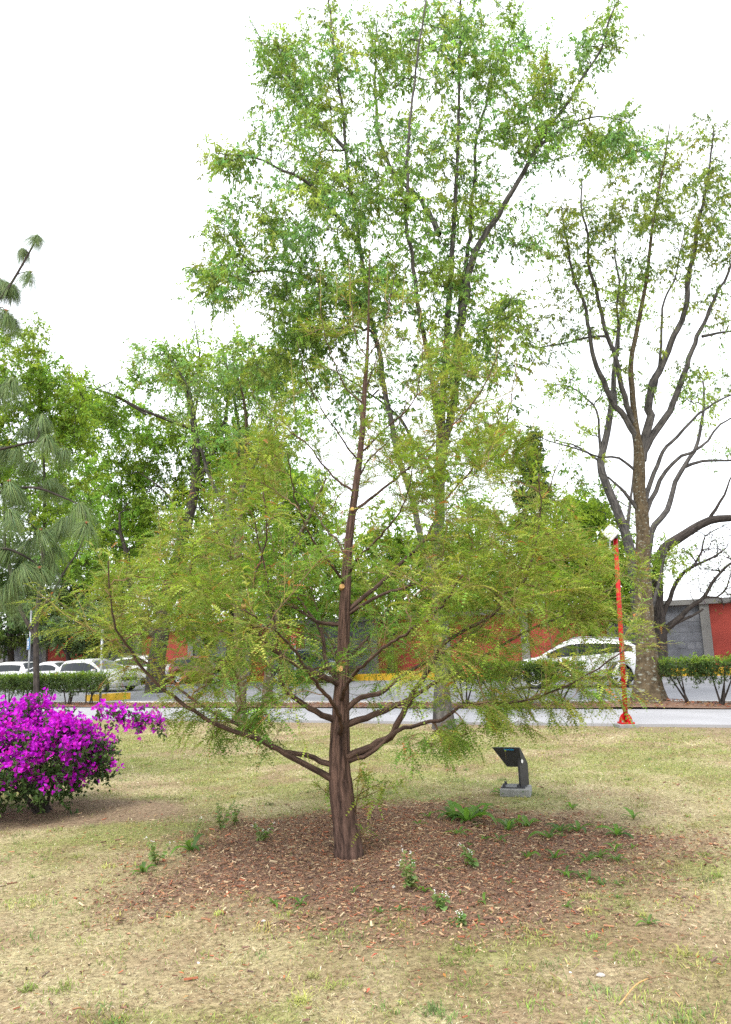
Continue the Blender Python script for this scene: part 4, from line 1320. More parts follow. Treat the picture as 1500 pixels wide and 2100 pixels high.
# ------------------------------------------------------------------ bougainvillea
def build_bougainvillea():
    rng = np.random.default_rng(5)
    base = A([BOUG[0], BOUG[1], gzf(BOUG)])
    e = thing('bougainvillea_bush', 'rounded bougainvillea bush covered in magenta bracts on bare soil', 'bush', base)
    C = base + A([-0.36, 0, 0.55])
    RX, RY, RZ = 0.98, 0.80, 0.46
    sk = Skeleton()
    for i in range(9):
        a = rng.uniform(0, 2 * np.pi)
        k = rng.uniform(0.25, 0.7)
        top = C + A([math.cos(a) * RX * k, math.sin(a) * RY * k, rng.uniform(-0.1, 0.4)])
        b0 = base + A([rng.normal() * 0.04, rng.normal() * 0.04, -0.03])
        Q, r = smooth_line([b0, b0 * 0.6 + top * 0.4 + A([0, 0, 0.02]) + rng.normal(size=3) * 0.04, top], A([0.022, 0.014, 0.006]), 0.06)
        V, F, tc = rough_tube(Q, r, 7, rng, 0.1)
        wpart(e, 'stem', V, F, M['dark_bark'], tc=tc, smooth=True)
        sk.stem(Q, r, i, 1.0, skip=2)
    n = 520
    v = rand_unit(rng, n) * rng.uniform(0.72, 1.0, (n, 1))
    v[:, 2] = np.where(v[:, 2] < -0.75, -0.75, v[:, 2])
    lump = 1 + 0.16 * (fbm(v[:, 0] * 2.2 + 9, v[:, 2] * 2.2 + v[:, 1] * 1.5 + 4, 3) - 0.5) * 2
    full = np.where(v[:, 2] < 0, 1 / np.sqrt(np.maximum(1 - v[:, 2] ** 2, 0.3)) ** 0.8, 1.0)
    T = C + v * A([RX, RY, RZ]) * (lump[:, None] * np.stack([full, full, np.ones(n)], 1))
    T[:, 2] = np.maximum(T[:, 2], base[2] + 0.10)
    # the arching sprigs towards the cypress
    spr = A([at(x, y, BOUG[1] + dz) for x, y, dz in ((205, 1452, 0), (232, 1462, 0), (248, 1478, .05), (250, 1462, 0), (275, 1467, 0), (292, 1476, 0), (305, 1470, .05), (318, 1482, 0), (328, 1490, 0), (285, 1488, 0), (75, 1432, 0), (92, 1436, .1), (62, 1440, -.1))])
    T = np.vstack([T, spr])
    grow(sk, T, rng, lift=0.2, wob=0.04, down=0.6, k=5)
    rr = sk.radii(0.002, 0.45)
    BP = A([b[0] for b in sk.branches])
    V, F, tc = tubes(BP, A(rr), 4)
    wpart(e, 'branchlets', V, [F], M['dark_bark'], tc=tc, smooth=True, kind='stuff')
    O, D = BP[:, -1], unit(BP[:, -1] - BP[:, -3])
    TP, TR, LV, LF, LC = leafy_twigs(rng, O, D, 4, 0.14, 9, 0.048, 0.028, A([(0.07, 0.125, 0.04), (0.09, 0.155, 0.045), (0.05, 0.10, 0.035)]), droop=0.2)
    wpart(e, 'foliage', LV, [LF], M['leaf'], cols=LC, kind='stuff')

    def cluster(seed, nfl):
        g = np.random.default_rng(seed)
        c = g.normal(size=(nfl, 3)) * A([0.045, 0.045, 0.035])
        ax = unit(c * 6 + g.normal(size=(nfl, 3)) * 0.5 + A([0, 0, 0.4]))
        Pn, Dn, Nn = [], [], []
        for i in range(nfl):
            r0 = unit(np.cross(ax[i], g.normal(size=3)))
            r1 = np.cross(ax[i], r0)
            for q in range(3):
                th = q * 2.094 + g.uniform(-0.2, 0.2)
                o = r0 * math.cos(th) + r1 * math.sin(th)
                Pn.append(c[i]); Dn.append(unit(o * 0.8 + ax[i] * 0.75)); Nn.append(unit(ax[i] * 0.6 - o))
        k = len(Pn)
        V, F = leaf_quads(A(Pn), A(Dn), A(Nn), g.uniform(0.030, 0.042, k), g.uniform(0.026, 0.034, k), fold=0.12, mid=0.5)
        cc = rep(jitter_color(g, A([(0.58, 0.012, 0.64), (0.70, 0.04, 0.74), (0.46, 0.008, 0.54), (0.62, 0.015, 0.50)]), k, 0.16, 0.06), 4)
        # the three bracts of a flower share its foot, thin stalks join the flowers at the cluster's foot
        foot = F[:, 0].reshape(-1, 3)
        F[:, 0] = np.repeat(foot[:, 0], 3)
        n0 = len(V)
        V = np.vstack([V, [(0, 0, -0.03), (0.002, 0.001, -0.03)]])
        cc = np.vstack([cc, [(0.08, 0.13, 0.04)] * 2])
        stalk = A([(n0, n0 + 1, f) for f in foot[:, 0]])
        return V, [F, stalk], cc
    meshes = []
    for k in range(8):
        V, F, c = cluster(60 + k, 9)
        meshes.append(mesh('flower_cluster', V, F, M['bract'], c))
    # where it flowers: the top and the sides that face out; the lower inside is leaf
    h = (O[:, 2] - C[2]) / RZ
    prob = sstep(-0.2, 0.25, h + 1.2 * (fbm(O[:, 0] * 2.6 + 3, O[:, 2] * 2.6 + 8, 2) - 0.5)) * 0.97 + 0.05
    prob[-len(spr):] = 1
    fl = np.where(rng.random(len(O)) < prob)[0]
    cand = [(O[i] + rng.normal(size=3) * 0.02) for i in fl] + [(O[i] + rng.normal(size=3) * 0.06) for i in fl] + [(O[i] + rng.normal(size=3) * 0.075) for i in fl[::2]]
    cand = A(cand)
    order = np.argsort(np.linalg.norm(cand - A([0, 0, CAM_H]), axis=1))
    for q, i in enumerate(order[:300]):
        o = link('flower_cluster', meshes[q % 8], e)
        o.location = cand[i] - base
        o.rotation_euler = (rng.uniform(-.8, .8), rng.uniform(-.8, .8), rng.uniform(0, 6.28))
        s = rng.uniform(0.75, 1.15)
        o.scale = (s, s, s)
    rest = order[300:]
    VV, FF, CC, n0 = [], [], [], 0
    for q, i in enumerate(rest):
        V, F, c = cluster(200 + q % 40, 9)
        VV.append(V + cand[i]); FF.append(F[0] + n0); CC.append(c)
        n0 += len(V)
    if VV:
        wpart(e, 'flowers', np.vstack(VV), [np.vstack(FF)], M['bract'], cols=np.vstack(CC), kind='stuff')


build_bougainvillea()


# ------------------------------------------------------------------ clipped hedge shrubs
def hedge_shrub(seed, s, n, wid, lab, h0=0.55, h1=1.0, group=None, dens=1.0):
    rng = np.random.default_rng(seed)
    base = rd(s, n, 0.07)
    e = thing('hedge_shrub', lab, 'hedge', base, group=group)
    for k in range(rng.integers(3, 5)):
        b0 = base + A([rng.normal() * 0.05, rng.normal() * 0.05, -0.02])
        o = RU * rng.uniform(-0.35, 0.35) * wid + RN * rng.uniform(-0.2, 0.2)
        Q, r = smooth_line([b0, b0 + o * 0.5 + A([0, 0, 0.3]), b0 + o + A([0, 0, 0.62]), b0 + o * 1.3 + A([0, 0, 0.86])], A([0.026, 0.02, 0.013, 0.005]), 0.08)
        V, F, tc = rough_tube(Q, r, 7, rng, 0.12)
        wpart(e, 'stem', V, F, M['dark_bark'], tc=tc, smooth=True)
    m = int(800 * wid * dens)
    a = rng.uniform(-0.5, 0.5, m)
    b = rng.uniform(-0.5, 0.5, m)
    z = rng.random(m) ** 0.6
    bot = h0 + 0.25 * (fbm(a * 5 * wid + seed, b * 3, 3) - 0.5) * 2 - 0.1 * rng.random(m)
    topz = h1 + 0.05 * (fbm(a * 9 * wid + seed * 3, b * 5, 2) - 0.5) + 0.04 * rng.random(m) ** 3
    P = base + RU * (a * wid)[:, None] + RN * (b * 0.75)[:, None]
    P[:, 2] = base[2] + bot + (topz - bot) * z
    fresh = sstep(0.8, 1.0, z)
    O = P
    TP, TR, LV, LF, LC = leafy_twigs(rng, O, unit(rand_unit(rng, m) + A([0, 0, 0.4])), 1, 0.10, 5, 0.055, 0.026, A([(0.075, 0.13, 0.04), (0.10, 0.15, 0.04)]), droop=0.0, tw_r=0.002)
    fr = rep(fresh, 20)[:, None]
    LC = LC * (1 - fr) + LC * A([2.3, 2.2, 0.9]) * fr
    wpart(e, 'foliage', LV, [LF], M['leaf'], cols=LC, kind='stuff')
    V, F, tc = tubes(TP[::2, ::2], TR[::2, ::2], 3)
    wpart(e, 'twigs', V, [F], M['dark_bark'], tc=tc, smooth=True, kind='stuff')


def s_of(px, n):
    """road coordinate s of the point seen at photo column px on the line n across the road"""
    v = ray(px, 1440)
    d = A([v[0], v[1]])
    # cam + t d has road_n == n
    t = (n + S0[0] * RN[0] + S0[1] * RN[1]) / (d[0] * RN[0] + d[1] * RN[1])
    return (t * d[0] - S0[0]) * RU[0] + (t * d[1] - S0[1]) * RU[1]


HN = 3.85
hg = 'clipped hedge shrubs along the planting strip'
hedge_shrub(1, s_of(1412, HN), HN, 1.05, 'clipped hedge shrub with bare stems next to the lichen-spotted street tree', group=hg)
hedge_shrub(2, s_of(1480, HN), HN, 1.0, 'clipped hedge shrub with a single straight stem, second from the lichen-spotted street tree', group=hg)
hedge_shrub(3, s_of(1575, HN), HN, 1.1, 'clipped hedge shrub third from the lichen-spotted street tree', group=hg)
for k, px in enumerate((1150, 1085, 1020, 955)):
    hedge_shrub(4 + k, s_of(px, HN), HN, 1.25, 'clipped hedge shrub in front of the white car, behind the drooping cypress branches', group=hg)
for k, px in enumerate((15, 52, 95, 140, 185, -35)):
    hedge_shrub(9 + k, s_of(px, HN), HN, 1.15, 'dark clipped hedge shrub behind the bougainvillea, along the strip by the blue sign', h0=0.42, h1=0.98, group=hg, dens=1.2)


# ------------------------------------------------------------------ far wall of painted panels
def build_wall():
    NW = 23.8
    s_lo, s_hi = -26.0, 62.0
    base = rd((s_lo + s_hi) / 2, NW, 0)
    e = thing('boundary_wall', 'long boundary wall of red and grey panels between concrete pillars across the road', 'wall', base)
    H = 3.1

    def box(name, s0, s1, n0, n1, z0, z1, mat, par=e, smooth=False):
        V = [rd(s, n, z) for s in (s0, s1) for n in (n0, n1) for z in (z0, z1)]
        F = [(0, 1, 3, 2), (4, 6, 7, 5), (0, 4, 5, 1), (2, 3, 7, 6), (0, 2, 6, 4), (1, 5, 7, 3)]
        return wpart(par, name, V, [A(F)], mat)
    rng = np.random.default_rng(3)
    # the pillar seen at column 1468 fixes the rhythm
    s0 = s_of(1466, NW - 0.1)
    bay = 4.2
    k0 = int(math.floor((s_lo - s0) / bay)) + 1
    for k in range(k0, int((s_hi - s0) / bay)):
        sa = s0 + k * bay
        box('pillar', sa - 0.2, sa + 0.2, NW - 0.16, NW + 0.2, -0.05, H - 0.02, M['pillar'])
        red = (k % 2 == 1) or k in (2,)
        pan = box('panel', sa + 0.2, sa + bay - 0.2, NW, NW + 0.15, -0.05, H - 0.03, M['wall_red'] if red else M['wall_grey'])
        if not red:
            # irregular slabs of stone facing on the grey bays
            z = 0.15
            while z < H - 0.45:
                hz = rng.uniform(0.28, 0.5)
                if z + hz > H - 0.1: hz = H - 0.1 - z
                s = sa + 0.22
                while s < sa + bay - 0.3:
                    w = rng.uniform(0.3, 0.75)
                    w = min(w, sa + bay - 0.22 - s)
                    if w < 0.12: break
                    j = lambda: rng.uniform(-0.05, 0.05)
                    n1 = NW - rng.uniform(0.004, 0.016)
                    c = [(s + .01 + abs(j()), z + .01 + abs(j())), (s + w - .01 - abs(j()), z + .01 + abs(j())), (s + w - .01 - abs(j()), z + hz - .01 - abs(j())), (s + .01 + abs(j()), z + hz - .01 - abs(j()))]
                    V = [rd(a, n1, b) for a, b in c] + [rd(a, NW + 0.02, b) for a, b in c]
                    F = [(0, 1, 2, 3), (0, 4, 5, 1), (1, 5, 6, 2), (2, 6, 7, 3), (3, 7, 4, 0)]
                    wpart(pan, 'stone', V, [A(F)], M['wall_grey'] if rng.random() < 0.6 else M['wall_stone2'])
                    s += w
                z += hz
    box('coping', s_lo, s_hi, NW - 0.24, NW + 0.28, H - 0.02, H + 0.22, M['pillar'])


build_wall()


# ------------------------------------------------------------------ cars
def build_car(label, loc, rz, paint_mat, L=4.5, W=1.82, H=1.66, style='suv', rim_spokes=6, group=None, dark_rim=False):
    """a car standing on its wheels, nose along local +x"""
    e = thing('parked_car', label, 'car', loc, rz, group)
    h = L / 2
    wr = 0.36 if style == 'suv' else 0.32
    clr = 0.24 if style == 'suv' else 0.18
    wf, wb = h * 0.63, -h * 0.60
    if style == 'suv':
        roof = [(-h, .95), (-h * .985, 1.05), (-h * .95, 1.14), (-h * .86, 1.36), (-h * .74, H - .14), (-h * .5, H - .05), (-h * .1, H), (h * .10, H - .03), (h * .26, H - .16), (h * .56, 1.10), (h * .62, 1.06), (h * .8, 1.0), (h * .93, .90), (h * .99, .74), (h, .6)]
        belt = [(-h, 1.04), (-h * .75, 1.16), (-h * .5, 1.10), (0, 1.03), (h * .5, .99), (h, .8)]
    elif style == 'sedan':
        roof = [(-h, .82), (-h * .985, .98), (-h * .92, 1.03), (-h * .68, 1.06), (-h * .62, 1.09), (-h * .34, H - .06), (-h * .12, H), (h * .05, H - .02), (h * .18, H - .1), (h * .48, 1.0), (h * .55, .96), (h * .8, .88), (h * .94, .76), (h, .55)]
        belt = [(-h, .9), (-h * .6, .95), (0, .92), (h * .5, .90), (h, .7)]
    else:
        roof = [(-h, .8), (-h * .985, .98), (-h * .95, 1.05), (-h * .84, 1.34), (-h * .76, H - .05), (-h * .4, H), (-h * .05, H), (h * .16, H - .1), (h * .5, 1.02), (h * .56, .98), (h * .8, .9), (h * .94, .78), (h, .55)]
        belt = [(-h, .9), (-h * .6, .96), (0, .92), (h * .5, .90), (h, .7)]
    rx, rzv = zip(*roof)
    bx, bz = zip(*belt)
    zr = lambda x: np.interp(x, rx, rzv)
    zb = lambda x: np.minimum(np.interp(x, bx, bz), zr(x) - 0.05)

    def wid(x):
        u = abs(x) / h
        return W / 2 * (1 - 0.13 * u ** 5 - 0.05 * u ** 14)

    def bot(x):
        z = clr + 0.05 * (abs(x) / h) ** 8
        for wx in (wf, wb):
            dx = abs(x - wx)
            ra = wr + 0.065
            if dx < ra:
                z = max(z, wr + math.sqrt(ra * ra - dx * dx))
        return z

    def section(x):
        w, b, t, q = wid(x), zb(x), zr(x), bot(x)
        g = np.clip((t - b) / 0.5, 0, 1)
        wr_ = w * (0.97 - 0.20 * g)
        q = min(q, b - 0.12)
        mid = max(0.60, q + 0.06)
        mid = min(mid, b - 0.04)
        return A([(0, q + 0.02), (w * 0.86, q), (w * 0.97, q + 0.02), (w, mid), (w * 0.995, (mid + b) / 2), (w * 0.965, b), (wr_ + 0.02, t - 0.10 * g - 0.03), (wr_ * 0.93, t - 0.035 * g - 0.015), (wr_ * 0.6, t - 0.004), (0, t)])
    xs = np.unique(np.concatenate([np.linspace(-h, h, 61), rx, [wf - wr - .064, wf + wr + .064, wb - wr - .064, wb + wr + .064]]))
    m = 10
    V = []
    for x in xs:
        s = section(x)
        V += [(x, y, z) for y, z in s] + [(x, -y, z) for y, z in s[-2:0:-1]]
    k = 2 * m - 2
    n = len(xs)
    F = [(i * k + j, i * k + (j + 1) % k, (i + 1) * k + (j + 1) % k, (i + 1) * k + j) for i in range(n - 1) for j in range(k)]
    V += [(-h + 0.0, 0, .6), (h, 0, .5)]
    F3 = [(j, n * k, (j + 1) % k) for j in range(k)] + [((n - 1) * k + j, (n - 1) * k + (j + 1) % k, n * k + 1) for j in range(k)]
    body = link('body', mesh('body', V, [A(F), A(F3)], paint_mat, smooth=True), e)
    ub = MB().box((0, 0, clr + 0.16), (L * 0.9, W * 0.8, 0.3), 0.03)
    ub.build('underbody', M['trim'], e)

    def patch(name, x0, x1, a0, a1, idx, side, mat, par, off=0.008, nn=14):
        """a pane that follows the body between two lines of its section"""
        Vp = []
        X = np.linspace(x0, x1, nn)
        for x in X:
            s = section(x)
            p, q = s[idx[0]], s[idx[1]]
            for a in (a0, (a0 + a1) / 2, a1):
                y, z = p + (q - p) * a
                Vp.append((x, side * (y + off), z + off * 0.4))
        Fp = [(i * 3 + j, (i + 1) * 3 + j, (i + 1) * 3 + j + 1, i * 3 + j + 1) for i in range(nn - 1) for j in range(2)]
        return link(name, mesh(name, Vp, [A(Fp)], mat, smooth=True), par)

    def across(name, x0, x1, mat, par, off=0.008, wfac=0.86, nn=8):
        Vp = []
        for x in np.linspace(x0, x1, nn):
            s = section(x)
            pts = [(s[7][0] * 0.97, s[7][1]), tuple(s[8]), tuple(s[9])]
            row = [(x, y, z + off) for y, z in pts] + [(x, -y, z + off) for y, z in pts[1::-1]]
            Vp += row
        Fp = [(i * 5 + j, (i + 1) * 5 + j, (i + 1) * 5 + j + 1, i * 5 + j + 1) for i in range(nn - 1) for j in range(4)]
        return link(name, mesh(name, Vp, [A(Fp)], mat, smooth=True), par)
    rear0 = {'suv': -h * .80, 'sedan': -h * .50, 'hatch': -h * .80}[style]
    fr1 = {'suv': h * .50, 'sedan': h * .42, 'hatch': h * .44}[style]
    for sd in (-1, 1):
        cuts = [rear0, rear0 * 0.52, -0.02 * h, fr1] if style != 'sedan' else [rear0, -0.04 * h, fr1]
        patch('window_surround', rear0, fr1, 0.06, 0.9, (5, 6), sd, M['trim'], e, 0.004, 26)
        for a, b in zip(cuts[:-1], cuts[1:]):
            patch('side_window', a + 0.03, b - 0.03, 0.10, 0.86, (5, 6), sd, M['glass'], e)
        # door seams and handles
        for x in cuts[1:-1] + [fr1 * 0.98]:
            Vp = []
            for z_ in np.linspace(0.12, 1, 5):
                s = section(x)
                y = np.interp(bot(x) + 0.06 + (zb(x) - bot(x) - 0.06) * z_, s[1:6, 1], s[1:6, 0])
                zz = bot(x) + 0.06 + (zb(x) - bot(x) - 0.06) * z_
                Vp += [(x - 0.006, sd * (y + 0.003), zz), (x + 0.006, sd * (y + 0.003), zz)]
            link('door_seam', mesh('door_seam', Vp, [A([(2 * i, 2 * i + 1, 2 * i + 3, 2 * i + 2) for i in range(4)])], M['trim']), e)
        for x in [c + 0.16 for c in cuts[:-1]][-2:]:
            MB().box((x, sd * (wid(x) * 0.99 + 0.012), zb(x) - 0.10), (0.17, 0.03, 0.03), 0.008).build('door_handle', paint_mat, e)
        mr = MB().box((fr1 * 0.9, sd * (wid(fr1) + 0.10), zb(fr1) + 0.07), (0.13, 0.2, 0.14), 0.04).build('wing_mirror', paint_mat, e, True)
        # lamps wrap round the corners
        patch('tail_lamp', -h * 0.995, -h * 0.86, 0.1, 1.0, (4, 5), sd, M['lamp_red'], e, 0.012, 8)
        patch('headlight', h * 0.84, h * 0.985, 0.35, 1.0, (4, 5), sd, M['lamp_clear'], e, 0.012, 8)
        if style == 'suv':
            patch('sill_trim', wb + wr + 0.07, wf - wr - 0.07, 0.0, 0.35, (2, 3), sd, M['trim'], e, 0.006, 8)
    ws0, ws1 = {'suv': (h * .20, h * .55), 'sedan': (h * .14, h * .47), 'hatch': (h * .13, h * .49)}[style]
    across('windscreen', ws0, ws1, M['glass'], e)
    if style == 'sedan':
        across('rear_window', -h * .60, -h * .36, M['glass'], e)
    else:
        across('rear_window', -h * .935, -h * .79, M['glass'], e)
    MB().box((-h - 0.005, 0, 0.72 if style == 'suv' else 0.66), (0.03, 0.34, 0.12), 0.006).build('number_plate', M['white_box'], e)
    MB().box((h * 0.995, 0, 0.56), (0.05, W * 0.5, 0.16), 0.02).build('grille', M['trim'], e)
    MB().box((-h * 0.985, 0, 0.40), (0.10, W * 0.72, 0.14), 0.03).build('rear_bumper', M['trim'], e)
    if style == 'suv':
        for sd in (-1, 1):
            MB().tube([(x, sd * W * 0.36, zr(x) + (0.035 if -h * .68 < x < h * .05 else -0.01)) for x in np.linspace(-h * .72, h * .1, 9)], 0.014, 6).build('roof_rail', M['grey_metal'], e, True)
    for wx in (wf, wb):
        for sd in (-1, 1):
            we = link('wheel', None, e)
            we.location = (wx, sd * (W / 2 - 0.11), wr)
            we.rotation_euler = (-math.pi / 2 * sd, 0, 0)
            r = wr
            MB().lathe([(r * .62, -.10), (r * .80, -.115), (r * .95, -.10), (r, -.06), (r, .06), (r * .95, .10), (r * .80, .115), (r * .64, .105), (r * .62, .06), (r * .62, -.10)], 28).build('tyre', M['tyre'], we, True)
            rim = MB().lathe([(r * .66, .108), (r * .60, .10), (r * .56, .05)], 28)
            for q in range(rim_spokes):
                a = q * 2 * math.pi / rim_spokes
                for da in (-0.13, 0.13):
                    c, s = math.cos(a + da), math.sin(a + da)
                    rim.box((c * r * .34, s * r * .34, 0.085), (r * .56, 0.030, 0.03), 0.004, Matrix.Rotation(a + da * 0.4, 3, 'Z'))
            rim.lathe([(0, .11), (r * .12, .108), (r * .15, .07)], 12)
            rim.build('rim', M['rim'] if not dark_rim else M['grey_metal'], we)
            MB().lathe([(0, .03), (r * .6, .03)], 20).build('brake_disc', M['trim'], we)
    return e


white_a, white_b = paint('white_paint', (0.58, 0.59, 0.60)), paint('pearl_white_paint', (0.55, 0.55, 0.54))
silver, darkred, dgrey, navy = paint('silver_paint', (0.42, 0.43, 0.44)), paint('maroon_paint', (0.16, 0.012, 0.016)), paint('grey_paint', (0.09, 0.095, 0.10)), paint('navy_paint', (0.02, 0.03, 0.055))
# the white crossover: its near rear wheel stands at photo (1275, 1411), it heads away along the road
_w = gnd(1275, 1411)
_heading = RU_ANG + math.radians(4)
_hx, _hn = A([math.cos(_heading), math.sin(_heading), 0]), A([-math.sin(_heading), math.cos(_heading), 0])
_c = _w + _hx * (2.25 * 0.60) - _hn * (1.82 / 2 - 0.05)
if _c[1] < _w[1]: _c = _w + _hx * (2.25 * 0.60) + _hn * (1.82 / 2 - 0.05)
build_car('white crossover parked on the road behind the red post and lichen-spotted trunk', (_c[0], _c[1], 0.008), _heading, white_a, 4.5, 1.82, 1.66, 'suv')
cg = 'cars parked along the far side of the road'
for px, py, ang, pm, st, Hc, lab in (
        (200, 1418, -30, white_b, 'hatch', 1.52, 'white hatchback with its black front wheel by the short yellow kerb'),
        (105, 1412, 158, white_a, 'sedan', 1.45, 'white saloon seen from behind, next to the slim dark-stemmed tree'),
        (18, 1412, 156, white_b, 'hatch', 1.50, 'white hatchback with a dark rear window beyond the left end of the hedge'),
        (118, 1398, -28, silver, 'hatch', 1.50, 'silver car in the row behind the white saloon'),
        (178, 1399, 152, white_a, 'suv', 1.62, 'tall white car in the row behind the white hatchback by the yellow kerb'),
        (300, 1403, -28, white_b, 'suv', 1.62, 'white car under the dark twisting trunks of the spreading tree'),
        (425, 1401, -26, darkred, 'hatch', 1.50, 'maroon car half hidden behind the lower left cypress branches'),
        (640, 1400, -26, navy, 'suv', 1.62, 'dark blue car behind the cypress trunk, below the red sign')):
    g = gnd(px, py)
    build_car(lab, (g[0], g[1], 0.008), math.radians(ang), pm, 4.2 if st != 'suv' else 4.4, 1.76, Hc, st, 5, cg)


# short yellow kerb of the parking island at the left
def island():
    a, b = gnd(188, 1440), gnd(268, 1434)
    d = unit(b - a)
    nrm = A([-d[1], d[0], 0])
    if nrm[1] < 0: nrm = -nrm
    V = []
    for p in (a, b):
        V += [p + A([0, 0, 0]), p + A([0, 0, 0.24]), p + nrm * 0.5 + A([0, 0, 0.24]), p + nrm * 0.5]
    F = [(0, 4, 5, 1), (1, 5, 6, 2), (2, 6, 7, 3), (0, 1, 2, 3), (4, 7, 6, 5)]
    tag(link('island_kerb', mesh('island_kerb', V, [A(F)], M['yellow'])), kind='structure')


island()


# ------------------------------------------------------------------ signs, post, plaque
def build_red_post():
    g = gnd(1285, 1491)
    e = thing('signal_post', 'slim bright red steel post with a white diamond antenna box by the sidewalk', 'post', (g[0], g[1], 0))
    Yp = g[1]
    top = at(1262, 1098, Yp) - g
    MB().box((0, 0, 0.0), (0.34, 0.34, 0.12), 0.015).build('footing', M['plinth'], e)
    MB().box((0, 0, 0.075), (0.24, 0.24, 0.03), 0.005).build('base_plate', M['red_post'], e)
    H = top[2]
    MB().tube([(0, 0, 0.06), (top[0] * .5, 0, H * .5), (top[0], 0, H)], 0.042, 16).build('pole', M['red_post'], e, True)
    for k in range(4):
        a = k * math.pi / 2 + 0.05
        poly = [(0.03, 0.088), (0.118, 0.088), (0.118, 0.12), (0.105, 0.17), (0.075, 0.215), (0.03, 0.25)]
        MB().prism(poly, -0.008, 0.008).xf(Matrix.Rotation(a, 4, 'Z')).build('gusset', M['red_post'], e)
    for sx in (-1, 1):
        for sy in (-1, 1):
            MB().lathe([(0, .03), (.016, .03), (.016, 0), (.02, 0)], 8, Matrix.Translation((sx * .085, sy * .085, .09))).build('bolt', M['grey_metal'], e)
    # the white box stands on one corner, turned to the left
    c = at(1253, 1092, Yp - 0.12) - g
    bx = MB().box((0, 0, 0), (0.235, 0.05, 0.235), 0.022)
    bx.xf(Matrix.Translation(c) @ Matrix.Rotation(math.radians(-30), 4, 'Z') @ Matrix.Rotation(math.radians(46), 4, 'Y'))
    bx.build('antenna_box', M['white_box'], e)
    MB().box(tuple(at(1261, 1100, Yp - 0.04) - g), (0.10, 0.10, 0.09), 0.01).build('bracket', M['black_metal'], e)
    pts = [at(1252, 1108, Yp - .08) - g, at(1251, 1120, Yp - .08) - g, at(1254, 1130, Yp - .08) - g, at(1260, 1134, Yp - .05) - g]
    MB().tube(smooth_line(A(pts), np.full(4, .016), .03)[0], 0.016, 8).build('conduit', M['grey_metal'], e, True)
    p0, p1 = at(1258, 1382, Yp - 0.06) - g, at(1270, 1362, Yp - 0.06) - g
    mid = (p0 + p1) / 2
    MB().box((0, 0, 0), (0.05, 0.012, float(np.linalg.norm(p1 - p0)) * 1.15), 0.004).xf(Matrix.Translation(mid) @ Matrix.Rotation(math.radians(33), 4, 'Y')).build('tag_plate', M['white_box'], e)
    MB().lathe([(0.043, 0), (0.05, 0.005), (0.05, 0.03), (0.043, 0.035)], 14, Matrix.Translation((top[0] * (1355 - 1490) / (1098 - 1490), 0, (at(1275, 1362, Yp) - g)[2]))).build('clamp_ring', M['grey_metal'], e)


def build_plaque():
    g = gnd(1064, 1634)
    z = gzf(g)
    e = thing('plaque_stand', 'black slanted plaque on a single metal upright, bolted to a concrete block in the lawn', 'plaque', (g[0], g[1] + 0.12, z), math.radians(-16))
    MB().box((0, 0, 0.02), (0.30, 0.27, 0.11), 0.012).build('plinth', M['plinth'], e)
    MB().box((-0.02, 0, 0.081), (0.24, 0.21, 0.012), 0.002).build('base_plate', M['black_metal'], e)
    for x, y in ((-0.11, -.075), (-0.11, .075), (0.035, -.075)):
        MB().lathe([(0, .028), (.012, .028), (.012, .012), (.017, .012), (.017, 0)], 8, Matrix.Translation((x, y, .087))).build('bolt', M['black_metal'], e)
    # upright: flat steel with a slanted top, seen from its edge
    poly = [(-0.075, 0.085), (0.075, 0.085), (0.075, 0.30), (-0.045, 0.465), (-0.075, 0.465)]
    up = MB().prism(poly, -0.012, 0.012)
    up.xf(Matrix.Translation((0.085, 0.0, 0)) @ Matrix.Rotation(math.radians(62), 4, 'Z'))
    up.build('upright', M['black_metal'], e)
    # slanted panel
    R_ = Matrix.Translation((-0.045, -0.06, 0.375)) @ Matrix.Rotation(math.radians(-4), 4, 'Z') @ Matrix.Rotation(math.radians(20), 4, 'X')
    pn = MB().prism([(-0.16, 0.105), (0.12, 0.105), (0.12, -0.105), (-0.03, -0.105)], -0.006, 0.006)
    pan = pn.xf(R_).build('panel', M['black_metal'], e)
    MB().box((0, 0, 0), (0.10, 0.004, 0.012), 0).xf(R_ @ Matrix.Translation((0.01, -0.0085, 0.085))).build('print_line', M['blue_ink'], pan)
    st = MB().lathe([(0, .002), (.019, .002), (.02, 0)], 12).xf(Matrix.Translation((0.085, -0.0, 0.33)) @ Matrix.Rotation(math.radians(62), 4, 'Z') @ Matrix.Translation((-0.03, -0.0135, 0)) @ Matrix.Rotation(math.pi / 2, 4, 'X'))
    st.build('sticker', M['sticker'], e)


